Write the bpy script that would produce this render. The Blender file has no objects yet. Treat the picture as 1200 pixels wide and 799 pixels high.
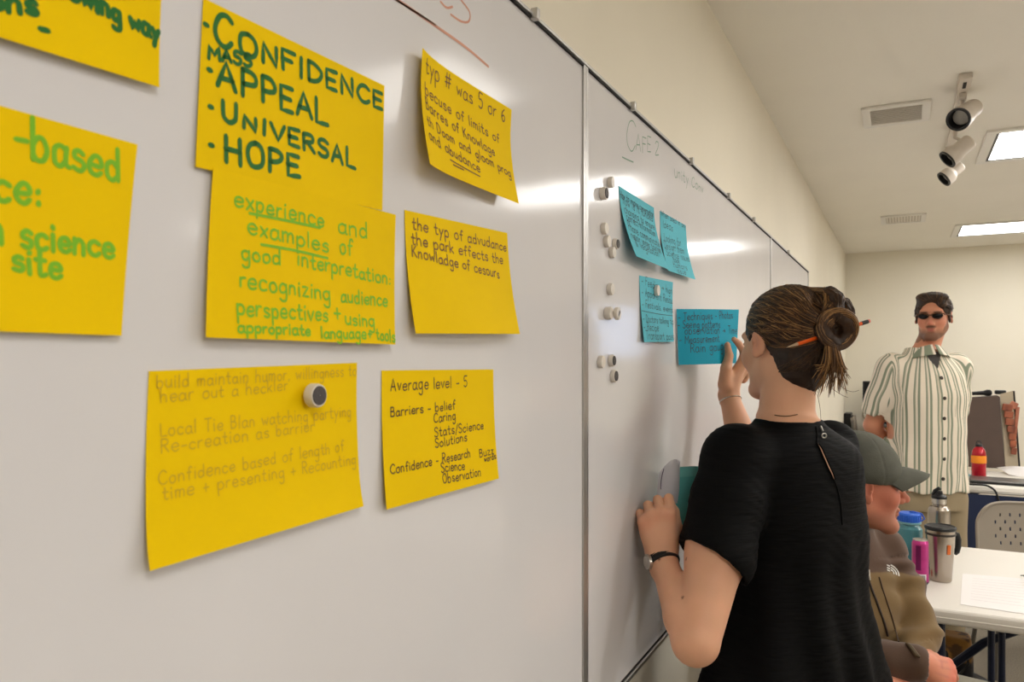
import bpy, bmesh, math, random
import numpy as np
from mathutils import Vector, Matrix
from mathutils.bvhtree import BVHTree
random.seed(7); RNG = np.random.default_rng(7)
S = bpy.context.scene
COL = S.collection
PI = math.pi
# ---------------------------------------------------------------- camera, world, lights, exposure
FPX = 894.0                      # focal length in pixels of the 1200 px wide frame
HOR = 421.0                      # horizon row
THETA = math.atan2(458.0, FPX)   # the long wall runs away 458 px right of the middle
CAM = Vector((0.52, 0.0, 1.52))
FW = Vector((-math.sin(THETA), math.cos(THETA), 0.0))
RT = Vector((math.cos(THETA), math.sin(THETA), 0.0))
UP = Vector((0, 0, 1))
CEIL = 2.634
cd = bpy.data.cameras.new('camera'); cam = bpy.data.objects.new('camera', cd); COL.objects.link(cam)
cam.location = CAM
cam.rotation_euler = (PI / 2, 0, THETA)
cd.sensor_width = 36.0; cd.lens = FPX / 1200.0 * 36.0
cd.shift_y = (HOR - 399.5) / 1200.0
cd.clip_start = 0.02
cd.dof.use_dof = True; cd.dof.focus_distance = 1.65; cd.dof.aperture_fstop = 10.0
S.camera = cam
S.view_settings.view_transform = 'Standard'; S.view_settings.look = 'None'
S.view_settings.gamma = 1.0; S.view_settings.use_curve_mapping = False
S.view_settings.exposure = 1.06
W = bpy.data.worlds.new('sky'); S.world = W; W.use_nodes = True
bg = W.node_tree.nodes['Background']; bg.inputs[0].default_value = (0.58, 0.72, 1.0, 1); bg.inputs[1].default_value = 1.9
LAMP_POWER = 6.6                 # radiance of the fluorescent diffusers
LAMP_COLOR = (1.0, 0.975, 0.94)

# ---------------------------------------------------------------- projection helpers (pixel of the photo -> place in the room)
def ray(px, py):
    return FW + RT * ((px - 600.0) / FPX) + UP * ((HOR - py) / FPX)
def P(px, py, z):
    return CAM + ray(px, py) * z
def on_plane(px, py, p0, n):
    r = ray(px, py); t = (Vector(p0) - CAM).dot(n) / r.dot(n)
    return CAM + r * t
def on_z(px, py, z):
    r = ray(px, py); t = (z - CAM.z) / r.z
    return CAM + r * t
def depth(p):
    return (Vector(p) - CAM).dot(FW)

# ---------------------------------------------------------------- materials
def lin(c):
    out = []
    for v in c[:3]:
        v = v / 255.0
        out.append(v / 12.92 if v <= 0.04045 else ((v + 0.055) / 1.055) ** 2.4)
    return (*out, 1.0)
def mat(name, rgb, rough=0.5, metal=0.0, var=0.0, vscale=8.0, bump=0.0, bscale=60.0, spec=0.5, coat=0.0, sheen=0.0,
        sss=0.0, stretch=(1, 1, 1), attr=None, rgb2=None, trans=0.0, ior=1.45, emit=None):
    m = bpy.data.materials.new(name); m.use_nodes = True
    nt = m.node_tree; b = nt.nodes['Principled BSDF']
    L = nt.links.new
    b.inputs['Roughness'].default_value = rough; b.inputs['Metallic'].default_value = metal
    b.inputs['Specular IOR Level'].default_value = spec
    b.inputs['Coat Weight'].default_value = coat; b.inputs['Sheen Weight'].default_value = sheen
    b.inputs['Transmission Weight'].default_value = trans; b.inputs['IOR'].default_value = ior
    if sss:
        b.inputs['Subsurface Weight'].default_value = sss
        b.inputs['Subsurface Radius'].default_value = (0.012, 0.004, 0.002)
        b.inputs['Subsurface Scale'].default_value = 1.0
    c = lin(rgb)
    b.inputs['Base Color'].default_value = c
    src = None
    tc = nt.nodes.new('ShaderNodeTexCoord'); mp = nt.nodes.new('ShaderNodeMapping')
    mp.inputs['Scale'].default_value = stretch
    L(tc.outputs['Object'], mp.inputs['Vector'])
    if attr:
        a = nt.nodes.new('ShaderNodeAttribute'); a.attribute_name = attr
        src = a.outputs['Color']
    if var > 0 or rgb2 is not None:
        n = nt.nodes.new('ShaderNodeTexNoise'); n.inputs['Scale'].default_value = vscale; n.inputs['Detail'].default_value = 4
        L(mp.outputs[0], n.inputs['Vector'])
        mx = nt.nodes.new('ShaderNodeMix'); mx.data_type = 'RGBA'
        r = nt.nodes.new('ShaderNodeMapRange'); r.inputs[1].default_value = 0.3; r.inputs[2].default_value = 0.7
        L(n.outputs['Fac'], r.inputs[0]); L(r.outputs[0], mx.inputs[0])
        if rgb2 is not None:
            mx.inputs[6].default_value = c; mx.inputs[7].default_value = lin(rgb2)
        elif src is not None:
            mx.blend_type = 'MULTIPLY'
            L(src, mx.inputs[6]); mx.inputs[7].default_value = (1 - var, 1 - var, 1 - var, 1)
        else:
            mx.inputs[6].default_value = tuple(min(1, v * (1 + var)) for v in c[:3]) + (1,)
            mx.inputs[7].default_value = tuple(v * (1 - var) for v in c[:3]) + (1,)
        src = mx.outputs[2]
    if src is not None: L(src, b.inputs['Base Color'])
    if bump > 0:
        n2 = nt.nodes.new('ShaderNodeTexNoise'); n2.inputs['Scale'].default_value = bscale; n2.inputs['Detail'].default_value = 5
        L(mp.outputs[0], n2.inputs['Vector'])
        bp = nt.nodes.new('ShaderNodeBump'); bp.inputs['Strength'].default_value = bump; bp.inputs['Distance'].default_value = 0.004
        L(n2.outputs['Fac'], bp.inputs['Height']); L(bp.outputs[0], b.inputs['Normal'])
    if emit:
        b.inputs['Emission Color'].default_value = (*emit[0], 1); b.inputs['Emission Strength'].default_value = emit[1]
    return m

# ---------------------------------------------------------------- mesh helpers
class MB:
    """collects shapes and links them as ONE mesh object"""
    def __init__(s): s.bm = bmesh.new(); s.smooth = True
    def box(s, c, size, rot=None, bevel=0.0, seg=2):
        r = bmesh.ops.create_cube(s.bm, size=1.0); vs = r['verts']
        M = Matrix.Translation(Vector(c)) @ (rot.to_4x4() if rot is not None else Matrix.Identity(4)) @ Matrix.Diagonal((*size, 1))
        bmesh.ops.transform(s.bm, matrix=M, verts=vs)
        if bevel > 0:
            es = list({e for v in vs for e in v.link_edges})
            bmesh.ops.bevel(s.bm, geom=es, offset=bevel, segments=seg, affect='EDGES', profile=0.5)
        return s
    def boxmm(s, lo, hi, bevel=0.0):
        lo = Vector(lo); hi = Vector(hi)
        return s.box((lo + hi) / 2, tuple(hi - lo), None, bevel)
    def tube(s, pts, r, n=10, closed=False, cap=True):
        pts = [Vector(p) for p in pts]; rs = r if isinstance(r, (list, tuple, np.ndarray)) else [r] * len(pts)
        rings = []; N = len(pts); ref = None
        for i, p in enumerate(pts):
            a = pts[(i - 1) % N] if (closed or i > 0) else p
            b = pts[(i + 1) % N] if (closed or i < N - 1) else p
            t = (b - a)
            if t.length < 1e-9: t = Vector((0, 0, 1))
            t.normalize()
            if ref is None:
                ref = Vector((0, 0, 1)) if abs(t.z) < 0.9 else Vector((1, 0, 0))
            u = t.cross(ref)
            if u.length < 1e-6: u = t.orthogonal()
            u.normalize(); v = t.cross(u).normalized(); ref = v.cross(t) if v.cross(t).length > 1e-6 else ref
            ref = u.cross(t).normalized()
            rings.append([s.bm.verts.new(p + (u * math.cos(2 * PI * k / n) + v * math.sin(2 * PI * k / n)) * rs[i]) for k in range(n)])
        for i in range(N if closed else N - 1):
            A = rings[i]; B = rings[(i + 1) % N]
            for k in range(n):
                try: s.bm.faces.new((A[k], A[(k + 1) % n], B[(k + 1) % n], B[k]))
                except ValueError: pass
        if cap and not closed:
            try:
                s.bm.faces.new(rings[0][::-1]); s.bm.faces.new(rings[-1])
            except ValueError: pass
        return s
    def lathe(s, prof, c=(0, 0, 0), n=32, rot=None, caps=True):
        """prof: (radius, height) pairs along local z"""
        M = Matrix.Translation(Vector(c)) @ (rot.to_4x4() if rot is not None else Matrix.Identity(4))
        rings = []
        for r, z in prof:
            rings.append([s.bm.verts.new(M @ Vector((r * math.cos(2 * PI * k / n), r * math.sin(2 * PI * k / n), z))) for k in range(n)])
        for A, B in zip(rings, rings[1:]):
            for k in range(n):
                s.bm.faces.new((A[k], A[(k + 1) % n], B[(k + 1) % n], B[k]))
        if caps:
            s.bm.faces.new(rings[0][::-1]); s.bm.faces.new(rings[-1])
        return s
    def grid(s, f, nu, nv):
        """f(u,v) -> point; nu x nv cells"""
        vv = [[s.bm.verts.new(f(i / nu, j / nv)) for i in range(nu + 1)] for j in range(nv + 1)]
        for j in range(nv):
            for i in range(nu):
                s.bm.faces.new((vv[j][i], vv[j][i + 1], vv[j + 1][i + 1], vv[j + 1][i]))
        return s
    def slab(s, f, nu, nv, th):
        """sheet with thickness: f(u,v) -> (point, normal)"""
        top = [[None] * (nu + 1) for _ in range(nv + 1)]; bot = [[None] * (nu + 1) for _ in range(nv + 1)]
        for j in range(nv + 1):
            for i in range(nu + 1):
                p, nrm = f(i / nu, j / nv)
                top[j][i] = s.bm.verts.new(p); bot[j][i] = s.bm.verts.new(p - nrm * th)
        F = s.bm.faces.new
        for j in range(nv):
            for i in range(nu):
                F((top[j][i], top[j][i + 1], top[j + 1][i + 1], top[j + 1][i]))
                F((bot[j + 1][i], bot[j + 1][i + 1], bot[j][i + 1], bot[j][i]))
        for i in range(nu):
            F((top[0][i + 1], top[0][i], bot[0][i], bot[0][i + 1])); F((top[nv][i], top[nv][i + 1], bot[nv][i + 1], bot[nv][i]))
        for j in range(nv):
            F((top[j][0], top[j + 1][0], bot[j + 1][0], bot[j][0])); F((top[j + 1][nu], top[j][nu], bot[j][nu], bot[j + 1][nu]))
        return s
    def ribbon(s, pts, nrm, w):
        """flat band along 3D points lying on a surface whose normals are nrm"""
        if len(pts) < 2: return s
        A = []; n = len(pts)
        for i in range(n):
            t = (pts[min(i + 1, n - 1)] - pts[max(i - 1, 0)])
            if t.length < 1e-9: t = Vector((0, 0, 1))
            t.normalize(); side = t.cross(nrm[i]).normalized()
            A.append((pts[i], side, t))
        rows = []
        p, sd, t = A[0]; rows.append((s.bm.verts.new(p - t * w * .45 + sd * w * .22), s.bm.verts.new(p - t * w * .45 - sd * w * .22)))
        for p, sd, t in A: rows.append((s.bm.verts.new(p + sd * w * .5), s.bm.verts.new(p - sd * w * .5)))
        p, sd, t = A[-1]; rows.append((s.bm.verts.new(p + t * w * .45 + sd * w * .22), s.bm.verts.new(p + t * w * .45 - sd * w * .22)))
        for a, b in zip(rows, rows[1:]):
            s.bm.faces.new((a[0], a[1], b[1], b[0]))
        return s
    def build(s, name, m, parent=None, smooth=None, loc=None, angle=21):
        me = bpy.data.meshes.new(name)
        bmesh.ops.recalc_face_normals(s.bm, faces=s.bm.faces) if smooth != 'keep' else None
        s.bm.to_mesh(me); s.bm.free()
        return link(name, me, m, parent, angle if smooth is None else smooth)
def link(name, me, m, parent=None, smooth=35):
    o = bpy.data.objects.new(name, me); COL.objects.link(o)
    if m is not None: me.materials.append(m)
    if parent is not None: o.parent = parent
    if smooth is not None and smooth != 'keep' and smooth > 0:
        me.polygons.foreach_set('use_smooth', [True] * len(me.polygons))
        if smooth < 180: 
            try: me.set_sharp_from_angle(angle=math.radians(smooth))
            except Exception: pass
    return o
def tag(o, label=None, cat=None, group=None, kind=None):
    if label: o['label'] = label
    if cat: o['category'] = cat
    if group: o['group'] = group
    if kind: o['kind'] = kind
    return o
def thing(name, loc, label, cat, rz=0.0, group=None):
    o = bpy.data.objects.new(name, None); COL.objects.link(o); o.empty_display_size = 0.1
    o.location = loc; o.rotation_euler = (0, 0, rz)
    return tag(o, label, cat, group)
def into(o):
    """world -> local matrix of an Empty placed by loc + rz"""
    M = Matrix.Translation(o.location) @ Matrix.Rotation(o.rotation_euler.z, 4, 'Z')
    return M.inverted()
def reparent(child, root):
    """child mesh was built in world coordinates: bring its vertices into the root's frame"""
    child.data.transform(into(root)); child.parent = root
    return child
def copy_tree(o, parent=None):
    c = o.copy(); COL.objects.link(c)
    if parent is not None: c.parent = parent
    for ch in list(o.children): copy_tree(ch, c)
    return c
def struct(o): o['kind'] = 'structure'; return o

# ---------------------------------------------------------------- signed-distance sculpting -> one continuous mesh
def smin(a, b, k):
    if k <= 0: return np.minimum(a, b)
    h = np.clip(0.5 + 0.5 * (b - a) / k, 0, 1)
    return b + (a - b) * h - k * h * (1 - h)
def v3(p): return np.array((p[0], p[1], p[2]), dtype=np.float32)
class Sdf:
    def __init__(s): s.ops = []
    def add(s, fn, lo, hi, k, op): s.ops.append((fn, v3(lo) - 0.0, v3(hi) + 0.0, k, op)); return s
    def cone(s, a, b, ra, rb, k=0.01, op='u'):
        a = v3(a); b = v3(b); ba = b - a; L2 = float(ba @ ba) + 1e-12; r = max(ra, rb)
        def fn(X, Y, Z):
            px = X - a[0]; py = Y - a[1]; pz = Z - a[2]
            t = np.clip((px * ba[0] + py * ba[1] + pz * ba[2]) / L2, 0, 1)
            px = px - t * ba[0]; py = py - t * ba[1]; pz = pz - t * ba[2]
            return np.sqrt(px * px + py * py + pz * pz) - (ra + t * (rb - ra))
        return s.add(fn, np.minimum(a, b) - r, np.maximum(a, b) + r, k, op)
    def chain(s, pts, rs, k=0.01, op='u'):
        for i in range(len(pts) - 1): s.cone(pts[i], pts[i + 1], rs[i], rs[i + 1], k, op)
        return s
    def ell(s, c, r, R=None, k=0.01, op='u'):
        c = v3(c); r = v3(r); M = np.eye(3, dtype=np.float32) if R is None else np.array(R, dtype=np.float32).T
        ext = np.sqrt(((M.T * r[None, :]) ** 2).sum(1))
        def fn(X, Y, Z):
            px = X - c[0]; py = Y - c[1]; pz = Z - c[2]
            x = M[0, 0] * px + M[0, 1] * py + M[0, 2] * pz
            y = M[1, 0] * px + M[1, 1] * py + M[1, 2] * pz
            z = M[2, 0] * px + M[2, 1] * py + M[2, 2] * pz
            k0 = np.sqrt((x / r[0]) ** 2 + (y / r[1]) ** 2 + (z / r[2]) ** 2)
            k1 = np.sqrt((x / r[0] ** 2) ** 2 + (y / r[1] ** 2) ** 2 + (z / r[2] ** 2) ** 2) + 1e-9
            return k0 * (k0 - 1) / k1
        return s.add(fn, c - ext, c + ext, k, op)
    def loft(s, secs, k=0.01, op='u', p=2.0, T=None):
        """secs: rows (z, cx, cy, rx, ry) along local z"""
        A = np.array(secs, dtype=np.float32); A = A[np.argsort(A[:, 0])]
        z0, z1 = A[0, 0], A[-1, 0]
        zs = np.linspace(z0, z1, 160).astype(np.float32); tab = []
        for c in range(1, 5):
            t = np.interp(zs, A[:, 0], A[:, c]); kk = np.ones(9) / 9
            tt = np.concatenate([np.full(4, t[0]), t, np.full(4, t[-1])]); tab.append(np.convolve(tt, kk, 'valid').astype(np.float32))
        lo = (A[:, 1] - A[:, 3]).min(), (A[:, 2] - A[:, 4]).min(), z0
        hi = (A[:, 1] + A[:, 3]).max(), (A[:, 2] + A[:, 4]).max(), z1
        Ti = None
        if T is not None:
            Ti = np.array(T.inverted(), dtype=np.float32)
            cs = [T @ Vector((x, y, z)) for x in (lo[0], hi[0]) for y in (lo[1], hi[1]) for z in (lo[2], hi[2])]
            lo = [min(c[i] for c in cs) for i in range(3)]; hi = [max(c[i] for c in cs) for i in range(3)]
        def fn(X, Y, Z):
            if Ti is not None:
                x = Ti[0, 0] * X + Ti[0, 1] * Y + Ti[0, 2] * Z + Ti[0, 3]
                y = Ti[1, 0] * X + Ti[1, 1] * Y + Ti[1, 2] * Z + Ti[1, 3]
                z = Ti[2, 0] * X + Ti[2, 1] * Y + Ti[2, 2] * Z + Ti[2, 3]
            else: x, y, z = X, Y, Z
            cx, cy, rx, ry = (np.interp(z, zs, t).astype(np.float32) for t in tab)
            qx = np.abs(x - cx) / rx; qy = np.abs(y - cy) / ry
            q = (qx ** p + qy ** p) ** (1.0 / p)
            d = (q - 1) * np.minimum(rx, ry)
            e = np.maximum(z0 - z, z - z1)
            return np.maximum(d, e)
        return s.add(fn, lo, hi, k, op)
    def warp(s, fn): s.ops.append((fn, None, None, 0, 'n')); return s
    def mesh(s, h, pad=0.012, clip=None):
        us = [o for o in s.ops if o[4] == 'u']
        lo = np.min([o[1] for o in us], axis=0) - pad; hi = np.max([o[2] for o in us], axis=0) + pad
        if clip is not None: lo = np.maximum(lo, v3(clip[0])); hi = np.minimum(hi, v3(clip[1]))
        n = np.ceil((hi - lo) / h).astype(int) + 1
        F = np.full(n, 1.0, dtype=np.float32); B = 28
        ax = [lo[i] + h * np.arange(n[i], dtype=np.float32) for i in range(3)]
        for i in range(0, n[0], B):
            for j in range(0, n[1], B):
                for l in range(0, n[2], B):
                    x = ax[0][i:i + B]; y = ax[1][j:j + B]; z = ax[2][l:l + B]
                    b0 = np.array((x[0], y[0], z[0])); b1 = np.array((x[-1], y[-1], z[-1]))
                    act = []
                    for o in s.ops:
                        if o[4] == 'n': act.append(o); continue
                        m = o[3] + 3 * h + pad
                        if np.all(b1 >= o[1] - m) and np.all(b0 <= o[2] + m): act.append(o)
                    if not any(o[4] == 'u' for o in act): continue
                    X, Y, Z = np.meshgrid(x, y, z, indexing='ij')
                    d = np.full(X.shape, 1.0, dtype=np.float32)
                    for fn, _, _, k, op in act:
                        if op == 'n': d = d + fn(X, Y, Z, d)
                        else:
                            e = fn(X, Y, Z)
                            if op == 'u': d = smin(d, e, k) if d.min() < 0.99 else np.minimum(d, e)
                            elif op == 's': d = -smin(-d, e, k)
                            elif op == 'i': d = -smin(-d, -e, k)
                    F[i:i + B, j:j + B, l:l + B] = d
        return nets(F, lo, h)
def nets(F, lo, h):
    sgn = F < 0
    c = np.zeros(tuple(d - 1 for d in F.shape), dtype=np.int8)
    for a in (0, 1):
        for b in (0, 1):
            for d in (0, 1):
                c += sgn[a:F.shape[0] - 1 + a, b:F.shape[1] - 1 + b, d:F.shape[2] - 1 + d]
    cells = np.argwhere((c > 0) & (c < 8))
    idx = np.full(c.shape, -1, dtype=np.int64); idx[tuple(cells.T)] = np.arange(len(cells))
    acc = np.zeros((len(cells), 3)); cnt = np.zeros(len(cells))
    I, J, K = cells.T
    cor = [(a, b, d) for a in (0, 1) for b in (0, 1) for d in (0, 1)]
    for p in cor:
        for axx in range(3):
            if p[axx]: continue
            q = list(p); q[axx] = 1
            f0 = F[I + p[0], J + p[1], K + p[2]]; f1 = F[I + q[0], J + q[1], K + q[2]]
            m = (f0 < 0) != (f1 < 0)
            t = np.where(m, f0 / np.where(np.abs(f0 - f1) < 1e-12, 1, f0 - f1), 0)
            pt = np.repeat(np.array(p, dtype=float)[None, :], len(cells), 0); pt[:, axx] += t
            acc[m] += pt[m]; cnt[m] += 1
    V = (cells + acc / np.maximum(cnt, 1)[:, None]) * h + lo
    quads = []
    for axx in range(3):
        s0 = [slice(None)] * 3; s1 = [slice(None)] * 3; s0[axx] = slice(0, -1); s1[axx] = slice(1, None)
        A = sgn[tuple(s0)]; Bb = sgn[tuple(s1)]
        e = np.argwhere(A != Bb)
        o1, o2 = [(1, 2), (2, 0), (0, 1)][axx]
        ok = (e[:, o1] > 0) & (e[:, o2] > 0) & (e[:, o1] < F.shape[o1] - 1) & (e[:, o2] < F.shape[o2] - 1)
        e = e[ok]; inside = A[tuple(e.T)]
        def g(d1, d2):
            q = e.copy(); q[:, o1] -= d1; q[:, o2] -= d2
            return idx[tuple(q.T)]
        Q = np.stack([g(1, 1), g(0, 1), g(0, 0), g(1, 0)], 1)
        Q[~inside] = Q[~inside][:, ::-1]
        quads.append(Q)
    return V, np.concatenate(quads)
def mesh_from(name, V, Q, m, parent=None, colors=None):
    me = bpy.data.meshes.new(name)
    me.vertices.add(len(V)); me.vertices.foreach_set('co', np.asarray(V, dtype=np.float32).ravel())
    me.loops.add(Q.size); me.polygons.add(len(Q))
    me.loops.foreach_set('vertex_index', Q.ravel().astype(np.int32))
    me.polygons.foreach_set('loop_start', (np.arange(len(Q)) * 4).astype(np.int32))
    me.update(calc_edges=True); me.validate()
    if colors is not None:
        a = me.color_attributes.new('tint', 'FLOAT_COLOR', 'POINT')
        cc = np.ones((len(V), 4), dtype=np.float32); cc[:, :3] = colors
        a.data.foreach_set('color', cc.ravel())
    return link(name, me, m, parent, 180)
def linc(c): return np.array(lin(c)[:3], dtype=np.float32)
def blend(base, col, w):
    w = np.clip(w, 0, 1)[:, None]
    return base * (1 - w) + linc(col)[None, :] * w
def wob(X, Y, Z, s, seed=0.0):
    """cheap smooth noise in about -1..1"""
    return (np.sin(X * s + 1.3 * np.sin(Y * s * .7 + seed) + seed) * np.cos(Y * s * 1.1 - seed + np.sin(Z * s * .8)) +
            np.sin(Z * s * .9 + seed * 2 + np.sin(X * s * .6))) * .5
def bvh_world(o):
    M = o.matrix_basis if o.parent is None else (Matrix.Translation(o.parent.location) @ Matrix.Rotation(o.parent.rotation_euler.z, 4, 'Z'))
    me = o.data
    return BVHTree.FromPolygons([M @ v.co for v in me.vertices], [tuple(p.vertices) for p in me.polygons])
def hit(b, px, py):
    r = ray(px, py).normalized(); q = b.ray_cast(CAM, r)
    return (q[0], q[1]) if q[0] is not None else (None, None)

# ---------------------------------------------------------------- one-stroke handwriting
G = {}
def _g(ch, w, spec, smooth=True):
    G[ch] = (w, [[tuple(float(q) for q in p.split(',')) for p in st.split()] for st in spec.split('|')], smooth)
_g('a', 6, "5,4 3,5 1,4 .5,2 1,.3 3,0 5,1.5|5,5 5,1 6,0"); _g('b', 6, ".5,9 .5,0|.5,3 2,5 4,4.8 5,2.5 4,.3 2,0 .5,1.2")
_g('c', 5.5, "5,4.2 3,5 1,4 .5,2 1.5,.3 3.5,0 5,.8"); _g('d', 6, "5,3.5 3,5 1,4 .5,2 1.2,.3 3,0 5,1.5|5,9 5,0")
_g('e', 5.7, ".7,2.5 5,2.7 4.5,4.5 3,5 1.2,4.2 .5,2.2 1.4,.4 3.2,0 5,.9"); _g('f', 4.6, "4.5,8 3.5,9 2.3,8 2,5 2,0|.5,5 4,5")
_g('g', 6, "5,4 3,5 1,4 .5,2.2 1.3,.5 3,.2 5,1.8|5,5 5,-2 4,-3.8 2,-4 .7,-3"); _g('h', 5.7, ".5,9 .5,0|.5,3 2,5 4,4.6 4.6,3 4.6,0")
_g('i', 2.2, "1,5 1,0|1,7 1.1,7.6"); _g('j', 3, "2,5 2,-3 .5,-4|2,7 2.1,7.6"); _g('k', 5, ".5,9 .5,0|4,5 .7,2.2|1.4,2.8 4.5,0")
_g('l', 2.2, "1,9 1,0"); _g('m', 7.6, ".5,5 .5,0|.5,3.5 2,5 3.3,4 3.4,0|3.4,3.5 5,5 6.4,4 6.6,0"); _g('n', 5.6, ".5,5 .5,0|.5,3.2 2,5 4,4.5 4.5,3 4.5,0")
_g('o', 5.7, "3,5 1,4.2 .5,2.3 1.3,.4 3,0 4.8,1 5,3 4.2,4.7 3,5"); _g('p', 5.7, ".5,5 .5,-4|.5,3.5 2,5 4,4.8 5,2.6 4,.4 2,0 .5,1")
_g('q', 5.7, "5,4 3,5 1,4 .5,2 1.5,0 3,0 5,1.5|5,5 5,-4"); _g('r', 4.2, ".5,5 .5,0|.5,3 1.8,4.8 3.7,5"); _g('s', 5, "4.3,4.3 2.8,5 1,4.2 1.3,3 3.6,2.2 4.4,1 3,0 .7,.6")
_g('t', 4.5, "2,8 2,1 3,0 4.2,.4|.3,5 4,5"); _g('u', 5.4, ".5,5 .6,1.3 2,0 4,.8 4.6,2|4.6,5 4.6,0"); _g('v', 5, ".3,5 2.3,0 4.5,5", False)
_g('w', 6.8, ".3,5 1.8,0 3.3,4 4.8,0 6.3,5", False); _g('x', 5, ".5,5 4.5,0|4.5,5 .5,0", False); _g('y', 5.4, ".5,5 2.6,.5|5,5 2.6,.5 1,-3.8", False)
_g('z', 5.2, ".5,5 4.5,5 .5,0 4.7,0", False)
_g('A', 6.6, "0,0 3,9 6,0|1.2,3.2 5,3.2", False); _g('B', 6, ".5,9 .5,0|.5,9 3.5,8.8 4.5,7 3.5,5 .7,4.8|.7,4.8 4,4.5 5.3,2.5 4,.3 .5,0")
_g('C', 7, "6.5,7.6 4.5,9 2,8 .5,5 1,2 3,.2 5,.3 6.5,1.5"); _g('D', 6.6, ".5,9 .5,0|.5,9 3,8.7 5.5,6.8 6,4.5 5,1.8 3,.3 .5,0"); _g('E', 5.5, "5,9 .5,9 .5,0 5,0|.5,4.6 4.3,4.6", False)
_g('F', 5.5, "5.3,9 .5,9 .5,0|.5,4.8 4.3,4.8", False); _g('G', 7, "6,7.6 4,9 1.6,8 .5,5 1,2 3,.1 5,.4 6.2,2 6.2,4 4,4"); _g('H', 6.3, ".5,9 .5,0|5.5,9 5.5,0|.5,4.6 5.5,4.6", False)
_g('I', 2.4, "1.2,9 1.2,0", False); _g('K', 6, ".5,9 .5,0|5,9 .7,4|1.6,4.8 5.5,0", False); _g('L', 5.4, ".5,9 .5,0 5.2,0", False); _g('M', 7.6, ".5,0 .8,9 3.8,3 6.6,9 7,0", False)
_g('N', 6.4, ".5,0 .5,9 5.6,0 5.6,9", False); _g('O', 7, "3.5,9 1.3,7.7 .5,4.5 1.4,1 3.5,0 5.6,1.2 6.4,4.5 5.4,8 3.5,9"); _g('P', 5.8, ".5,9 .5,0|.5,9 3.5,9 5.2,7.4 4.8,5.2 3,4.2 .6,4")
_g('R', 6, ".5,9 .5,0|.5,9 3.5,9 5,7.4 4.4,5.3 .6,4.4|2.4,4.6 5.5,0"); _g('S', 6, "5.3,7.6 3.5,9 1.4,8.4 .8,6.6 2,5.2 4.3,4.2 5.4,2.4 4.2,.4 2.2,0 .5,1.2"); _g('T', 6, "0,9 6,9|3,9 3,0", False)
_g('U', 6.4, ".5,9 .6,3 1.6,.6 3.2,0 5,1 5.8,3 5.8,9"); _g('V', 6, "0,9 3,0 6,9", False); _g('W', 8, "0,9 2,0 4,7 6,0 8,9", False); _g('Y', 6, "0,9 3,5 6,9|3,5 3,0", False)
_g('2', 5.6, ".7,7 2,9 4.4,8.6 5,6.6 3.6,4 .5,0 5.3,0"); _g('5', 5.6, "5,9 1.2,9 .9,5.2 3.2,5.6 5,4 4.6,1.2 2.8,0 .5,.9"); _g('6', 5.6, "4.4,9 1.8,6.6 .6,3 1.6,.4 3.6,0 5,1.8 4.4,4 2.4,4.4 .8,2.8")
_g('-', 4.5, ".5,3 4,3.2", False); _g('/', 4, "0,-1.5 4,9", False); _g('+', 5, "2.5,6 2.5,.6|.2,3.2 4.8,3.4", False); _g('&', 6, "5.5,0 1.2,6.4 1.6,8.6 3.4,8.6 3.6,6.6 .7,3.2 .9,.6 3,0 5.4,3")
_g('.', 2.2, "1,0 1.2,.4", False); _g(':', 2.2, "1,.6 1.2,1|1,3.8 1.2,4.2", False); _g(',', 2.2, "1.2,.6 .6,-1.2", False); _g('?', 5, ".5,7 2,9 4.4,8.4 4.2,6 2.4,4.4 2.4,2.4|2.4,.2 2.5,.6")
_g('#', 6.5, "2.2,8.5 1.4,.5|4.8,8.5 4,.5|.2,5.8 6.3,6.2|0,3 6,3.4", False); _g('>', 7, ".3,3.4 6,3.4|4,5.2 6.2,3.4 4,1.6", False); _g(' ', 4.2, "")  if False else None
G[' '] = (4.2, [], False)
def cr(pts, sub=4):
    """Catmull-Rom through 2D points"""
    P_ = [np.array(p) for p in pts]; out = []
    n = len(P_)
    for i in range(n - 1):
        p0 = P_[max(i - 1, 0)]; p1 = P_[i]; p2 = P_[i + 1]; p3 = P_[min(i + 2, n - 1)]
        for k in range(sub):
            t = k / sub
            out.append(.5 * ((2 * p1) + (-p0 + p2) * t + (2 * p0 - 5 * p1 + 4 * p2 - p3) * t * t + (-p0 + 3 * p1 - 3 * p2 + p3) * t ** 3))
    out.append(P_[-1]); return out
def strokes_of(text, gap=1.1, rnd=None, jit=0.25):
    """list of strokes in font units (cap height 9) and the total width"""
    rnd = rnd or random.Random(len(text) * 13 + ord(text[0])); x = 0; out = []
    for ch in text:
        w, sts, sm = G.get(ch, G['-'])
        dy = rnd.uniform(-jit, jit) * 1.2; sc = 1 + rnd.uniform(-jit, jit) * .25
        for st in sts:
            q = [(px * sc, py * sc) for px, py in st]
            q = [(px + rnd.uniform(-jit, jit) * .8, py + rnd.uniform(-jit, jit) * .8) for px, py in q]
            if sm and len(q) > 2: q = cr(q, 4)
            else:
                qq = [np.array(q[0])]
                for a, b in zip(q, q[1:]):
                    for k in (1, 2): qq.append(np.array(a) + (np.array(b) - np.array(a)) * k / 2)
                q = qq
            out.append([(p[0] + x, p[1] + dy) for p in q])
        x += w * sc + gap
    return out, x - gap
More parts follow.
